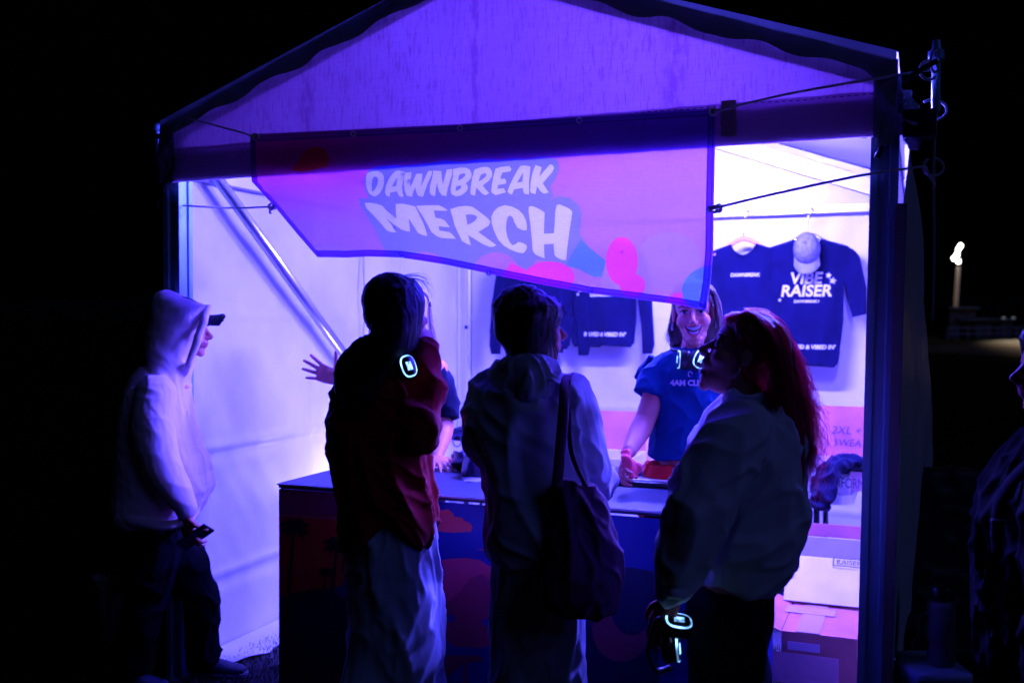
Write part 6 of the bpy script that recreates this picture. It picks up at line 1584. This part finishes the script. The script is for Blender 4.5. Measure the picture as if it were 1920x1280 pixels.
# ---------------------------------------------------------------- 6: woman with long hair laughing, profile to the left
def p_long():
    d = 2.95; c = P(1393, 666, d); s = 1.02; jaw = .021; R = basis((-.99, .14, 0), tilt=.40)
    p = person('laughing person with long reddish hair and pale sweatshirt at the right end of the counter', V((P(1390, 800, d).x, d, 0)))
    nk = P(1408, 748, d); shN = P(1392, 812, d - .17); shF = P(1392, 806, d + .17)
    elN = P(1296, 985, d - .22); wrN = P(1262, 1120, d - .20); elF = P(1330, 960, d + .24); wrF = P(1345, 1030, d + .20)
    hpN = P(1372, 1100, d - .09); hpF = P(1372, 1100, d + .09); knN = P(1370, 1330, d - .10); knF = P(1362, 1330, d + .10); anN = P(1382, 1540, d - .10); anF = P(1372, 1540, d + .10); anN.z = anF.z = .1
    def b(bm):
        head(bm, c, R, s, jaw); neck(bm, c, R, nk, s, .056); torso(bm, nk, shN, shF, hpN, hpF)
        limbs(bm, shN, elN, wrN); limbs(bm, shF, elF, wrF)
        hand(bm, wrN, (P(1238, 1172, d - .22) - wrN), V((.55, .5, -.6)), 1.0, (.45, .5, .55, .6), .06, -1, .5)
        hand(bm, wrF, V((.3, -.3, -.9)), V((1, 0, 0)), .9, (.3, .3, .3, .3), .05, 1)
        leg(bm, hpN, knN, anN, toe=V((-1, .3, 0))); leg(bm, hpF, knF, anF, toe=V((-1, .5, 0)))
    body(p, b, .0042, c, R, s, jaw); face(p, c, R, s)
    W_ = lambda x, y, z: V(c) + R @ (V((x, y, z)) * s)
    bm = bmesh.new(); add_ell(bm, W_(.0805, 0, -.0705), (.0215, .0215, .0105), R); link('mouth', bm2me(bm), M['mouth'], p)
    bm = bmesh.new(); add_ell(bm, W_(.085, 0, -.0620), (.0155, .019, .0032), R); link('teeth', bm2me(bm), M['teeth'], p)
    bm = bmesh.new(); add_tube(bm, [W_(.0, .082, -.036), W_(.002, .085, -.052), W_(.004, .085, -.068)], [.002, .004, .0045], 8, 3); link('earring', bm2me(bm), M['alu'], p)
    sw = cloth('pale_sweatshirt', (.70, .70, .78), var=.12, vscale=10)
    def sb(bm):
        add_sil(bm, d, [(742, 1364, 1446, .15), (760, 1348, 1470, .23), (782, 1325, 1484, .31), (815, 1306, 1494, .38), (860, 1296, 1500, .42), (910, 1290, 1502, .44), (960, 1286, 1500, .45), (1010, 1284, 1497, .45), (1050, 1290, 1486, .44), (1080, 1306, 1458, .41), (1094, 1322, 1440, .38)], 34, 2.35)
        add_limb(bm, [shN, P(1340, 880, d - .22), P(1296, 980, d - .24), P(1274, 1050, d - .23), P(1266, 1098, d - .21)], [.088, .092, .088, .072, .055], 18, 4)
        add_limb(bm, [shF, P(1335, 890, d + .20), elF, P(1345, 1010, d + .20)], [.088, .085, .08, .06], 16, 4)
        add_tube(bm, [P(1252, 1098, d - .22), P(1262, 1108, d - .27), P(1284, 1112, d - .25), P(1290, 1104, d - .18), P(1270, 1098, d - .15), P(1252, 1098, d - .22)], .012, 10, 4)
        add_tube(bm, [P(1362, 748, d - .03), P(1385, 744, d - .10), P(1420, 742, d - .09), P(1446, 744, d)], .014, 10, 4)
    link('sweatshirt', solid(sb, .0065, 4, [fold_fn(.014, 8, (1, 1, .4), -.55, 93, .9), fold_fn(.008, 11, (.5, 1, 1.1), .4, 95, .9)]), sw, p)
    dk_ = cloth('black_jeans', (.010, .011, .018), var=.2)
    def tr(bm):
        add_sil(bm, d, [(1080, 1300, 1440, .34), (1110, 1296, 1440, .34), (1150, 1294, 1440, .33), (1220, 1294, 1436, .29), (1300, 1296, 1430, .22), (1380, 1300, 1420, .12)], 26)
        add_limb(bm, [P(1362, 1150, d - .09), knN, V((anN.x, anN.y, .08))], [.115, .10, .085], 18, 4); add_limb(bm, [P(1370, 1150, d + .09), knF + V((.03, 0, 0)), V((anF.x, anF.y, .08))], [.112, .10, .085], 18, 4)
    link('trousers', solid(tr, .008, 3, [fold_fn(.010, 8, (1, 1, .4), .2, 6, .85)]), dk_, p)
    for a, t in ((anN, (-1, .3, 0)), (anF, (-1, .5, 0))): sneaker(p, a, t, mat('shoe_grey', (.04, .045, .07), rough=.7), mat('shoe_sole', (.22, .22, .26), rough=.6))
    hr = mat('auburn_hair', (.42, .02, .05), rough=.36, spec=.5, bump=.4, bscale=40, stretch=(6, 6, .6), trans=.45, tcol=(1.0, .06, .30))
    def hb(bm):
        scalp(bm, c, R, s); add_sil(bm, d, [(585, 1372, 1412, .06, .0), (592, 1360, 1432, .14), (606, 1358, 1448, .18), (628, 1364, 1464, .205), (655, 1386, 1474, .205), (690, 1412, 1484, .20), (730, 1412, 1495, .19), (780, 1420, 1503, .18, -.01), (830, 1434, 1508, .16, -.02), (880, 1446, 1509, .13, -.04), (920, 1456, 1504, .08, -.07), (952, 1466, 1496, .03, -.08)], 28, 2.15)
    link('hair', solid(hb, .006, 3, [fold_fn(.004, 26, (1, 1, .16), .08, 3, 1)]), hr, p)
    g = []
    for k in range(9):
        t = k / 8; y = -.11 + .20 * t
        g.append([P(1364 + 14 * t, 598, d + y * .3), P(1408 + 22 * t, 590 + 4 * t, d + y * .75), P(1446 + 16 * t, 636, d + y), P(1456 + 24 * t, 710, d + y), P(1452 + 46 * t, 800, d + y * .85 - .02), P(1458 + 46 * t, 880, d + y * .6 - .05), P(1464 + 40 * t, 950 - 6 * t, d + y * .4 - .07)])
    link('hair_strands', strands(g, 1000, .0011, .010, 5, 3, 33, .25, .014), hr, p)
    g = []
    for k in range(4):
        y = -.02 + .04 * k
        g.append([P(1400, 587, d + y), P(1440, 598, d + y), P(1472, 645, d + y), P(1484 + 3 * k, 700, d + y), P(1498 + 4 * k, 770, d + y), P(1508 + 3 * k, 850, d + y), P(1506, 930, d + y - .03)])
    link('hair_strands', strands(g, 620, .0011, .018, 5, 3, 34, .25, .022), hr, p)
    g = [[P(1466, 660 + 6 * k, d + .02), P(1480 + 4 * k, 705 + 6 * k, d + .03), P(1496 + 8 * k, 745 + 4 * k, d + .04), P(1520 + 10 * k, 765 - 2 * k, d + .05), P(1545 + 6 * k, 772 + 6 * k, d + .06)] for k in range(3)]
    link('flyaway_hair', strands(g, 80, .0008, .012, 5, 3, 36, .2, .006), hr, p)
    g = [[P(1480, 700 + 20 * k, d + .02), P(1494, 760 + 22 * k, d), P(1506 + 4 * k, 800 + 22 * k, d + .01), P(1518 - 2 * k, 830 + 24 * k, d + .02), P(1512 + 6 * k, 852 + 24 * k, d + .02)] for k in range(4)]
    link('flyaway_hair', strands(g, 260, .0008, .018, 5, 3, 38, .2, .014), hr, p)
    # headphones dangling from her hand
    c1 = P(1272, 1167, d - .24); c2 = P(1266, 1215, d - .22)
    headphones('glowing headphones dangling from the hand of the long-haired person', P(1258, 1200, d - .22), [(c1, V((.12, -.45, .88)), V((1, 0, -.1))), (c2, V((.95, -.25, .1)), V((0, .1, 1)))], 0,
               [P(1250, 1165, d - .24), P(1234, 1160, d - .24), P(1222, 1185, d - .24), P(1215, 1225, d - .23), P(1230, 1256, d - .22), P(1258, 1250, d - .21)])
p_long()

# ---------------------------------------------------------------- 7: person at the right edge in a dark jacket with a backpack
def p_edge():
    d = 2.60; c = P(1982, 690, d); R = basis((-.98, .17, 0), tilt=.02)
    p = person('person cut off by the right edge, dark jacket and backpack straps, face rimmed blue', V((P(1990, 800, d).x, d, 0)))
    nk = P(2000, 790, d); shN = P(1985, 872, d - .18); shF = P(1975, 868, d + .18); elN = P(1985, 1090, d - .22); wrN = P(1960, 1320, d - .16); elF = P(1915, 1060, d + .20); wrF = P(1905, 1190, d + .12)
    hpN = P(1985, 1250, d - .09); hpF = P(1985, 1250, d + .09); knN = P(1985, 1500, d - .1); knF = P(1960, 1500, d + .1); anN = P(1995, 1740, d - .1); anF = P(1970, 1740, d + .1); anN.z = anF.z = .1
    def b(bm):
        head(bm, c, R, 1.0, 0, False); neck(bm, c, R, nk); torso(bm, nk, shN, shF, hpN, hpF)
        limbs(bm, shN, elN, wrN); limbs(bm, shF, elF, wrF)
        hand(bm, wrN, V((-.2, .1, -1)), V((.2, 1, 0)), 1.0, (.5, .5, .5, .5), .05, -1); hand(bm, wrF, V((.1, 0, -1)), V((0, -1, 0)), 1.0, (.5, .5, .5, .5), .05, 1)
        leg(bm, hpN, knN, anN, toe=V((-1, .2, 0))); leg(bm, hpF, knF, anF, toe=V((-1, .3, 0)))
    body(p, b, .0058, c, R); face(p, c, R)
    jk = mat('dark_jacket', (.0015, .0015, .003), rough=.95, spec=.05, bump=.1, bscale=120, var=.2)
    def jb(bm):
        add_sil(bm, d, [(800, 1950, 2060, .18), (830, 1915, 2085, .28), (860, 1890, 2100, .38), (900, 1866, 2105, .42), (950, 1850, 2105, .44), (1050, 1842, 2105, .45), (1150, 1842, 2105, .45), (1250, 1850, 2100, .44), (1300, 1860, 2095, .42)], 32)
        add_limb(bm, [shN, elN, P(1962, 1310, d - .18)], [.09, .085, .06], 16, 4)
        add_limb(bm, [shF, P(1905, 960, d + .22), P(1900, 1060, d + .2), P(1900, 1170, d + .16)], [.09, .09, .082, .062], 16, 4)
    link('jacket', solid(jb, .008, 3, [fold_fn(.014, 8, (1, 1, .5), .4, 103, .9), fold_fn(.006, 15, (1, 1, .6), -.4, 105, 1)]), jk, p)
    def tr(bm):
        add_sil(bm, d, [(1270, 1880, 2080, .34), (1340, 1880, 2080, .35)], 24)
        add_limb(bm, [hpN, knN, V((anN.x, anN.y, .08))], [.12, .09, .085], 16, 4); add_limb(bm, [hpF, knF, V((anF.x, anF.y, .08))], [.12, .09, .085], 16, 4)
    link('trousers', solid(tr, .011, 3, [fold_fn(.010, 8, (1, 1, .4), .2, 6, .85)]), cloth('black_trousers', (.004, .004, .006)), p)
    for a, t in ((anN, (-1, .2, 0)), (anF, (-1, .3, 0))): sneaker(p, a, t, mat('shoe_grey', (.04, .045, .07), rough=.7), mat('shoe_sole', (.22, .22, .26), rough=.6))
    hr = mat('black_hair', (.006, .0045, .0045), rough=.55)
    def hb(bm):
        scalp(bm, c, R); add_sil(bm, d, [(600, 1960, 2010, .08), (612, 1930, 2040, .17), (635, 1918, 2052, .2), (665, 1925, 2056, .2), (700, 1970, 2056, .19), (745, 1990, 2050, .16)], 26)
    link('hair', solid(hb, .006, 3, [fold_fn(.006, 26, (1, 1, .3), 0, 3, 1)]), hr, p)
    # backpack with straps
    bp = thing('backpack', 'dark backpack whose buckled strap crosses the jacket at the right edge', 'backpack', P(2130, 950, d))
    sm = mat('strap_webbing', (.004, .004, .007), rough=.9, spec=.03, bump=.4, bscale=300)
    for dd in (-.20, .18):
        bm = bmesh.new(); add_tube(bm, [P(2060, 850, d + dd * .8), P(1985, 835, d + dd * 1.15), P(1925, 868, d + dd * 1.25), P(1880, 915, d + dd * 1.25), P(1862, 965, d + dd * 1.2), P(1862, 1040, d + dd * 1.15)], .022, 10, 5, True, .35); link('strap', bm2me(bm), sm, bp)
        bm = bmesh.new(); add_box(bm, P(1863, 990, d + dd * 1.28), V((.016, 0, 0)), V((0, .006, 0)), V((0, 0, .022)), .003); link('buckle', bm2me(bm), M['black'], bp, False)
    def pk(bm): add_sil(bm, d, [(850, 2075, 2200, .24), (900, 2070, 2230, .3), (1050, 2070, 2240, .32), (1180, 2070, 2230, .3), (1210, 2085, 2200, .24)], 26, 3)
    link('pack', solid(pk, .010, 3, [fold_fn(.008, 8)]), jk, bp)
p_edge()
for o in list(COL.objects):
    if o.parent is None and (o.name.startswith('backpack') or 'right edge, dark jacket' in str(o.get('label', ''))): o.location.x += .010
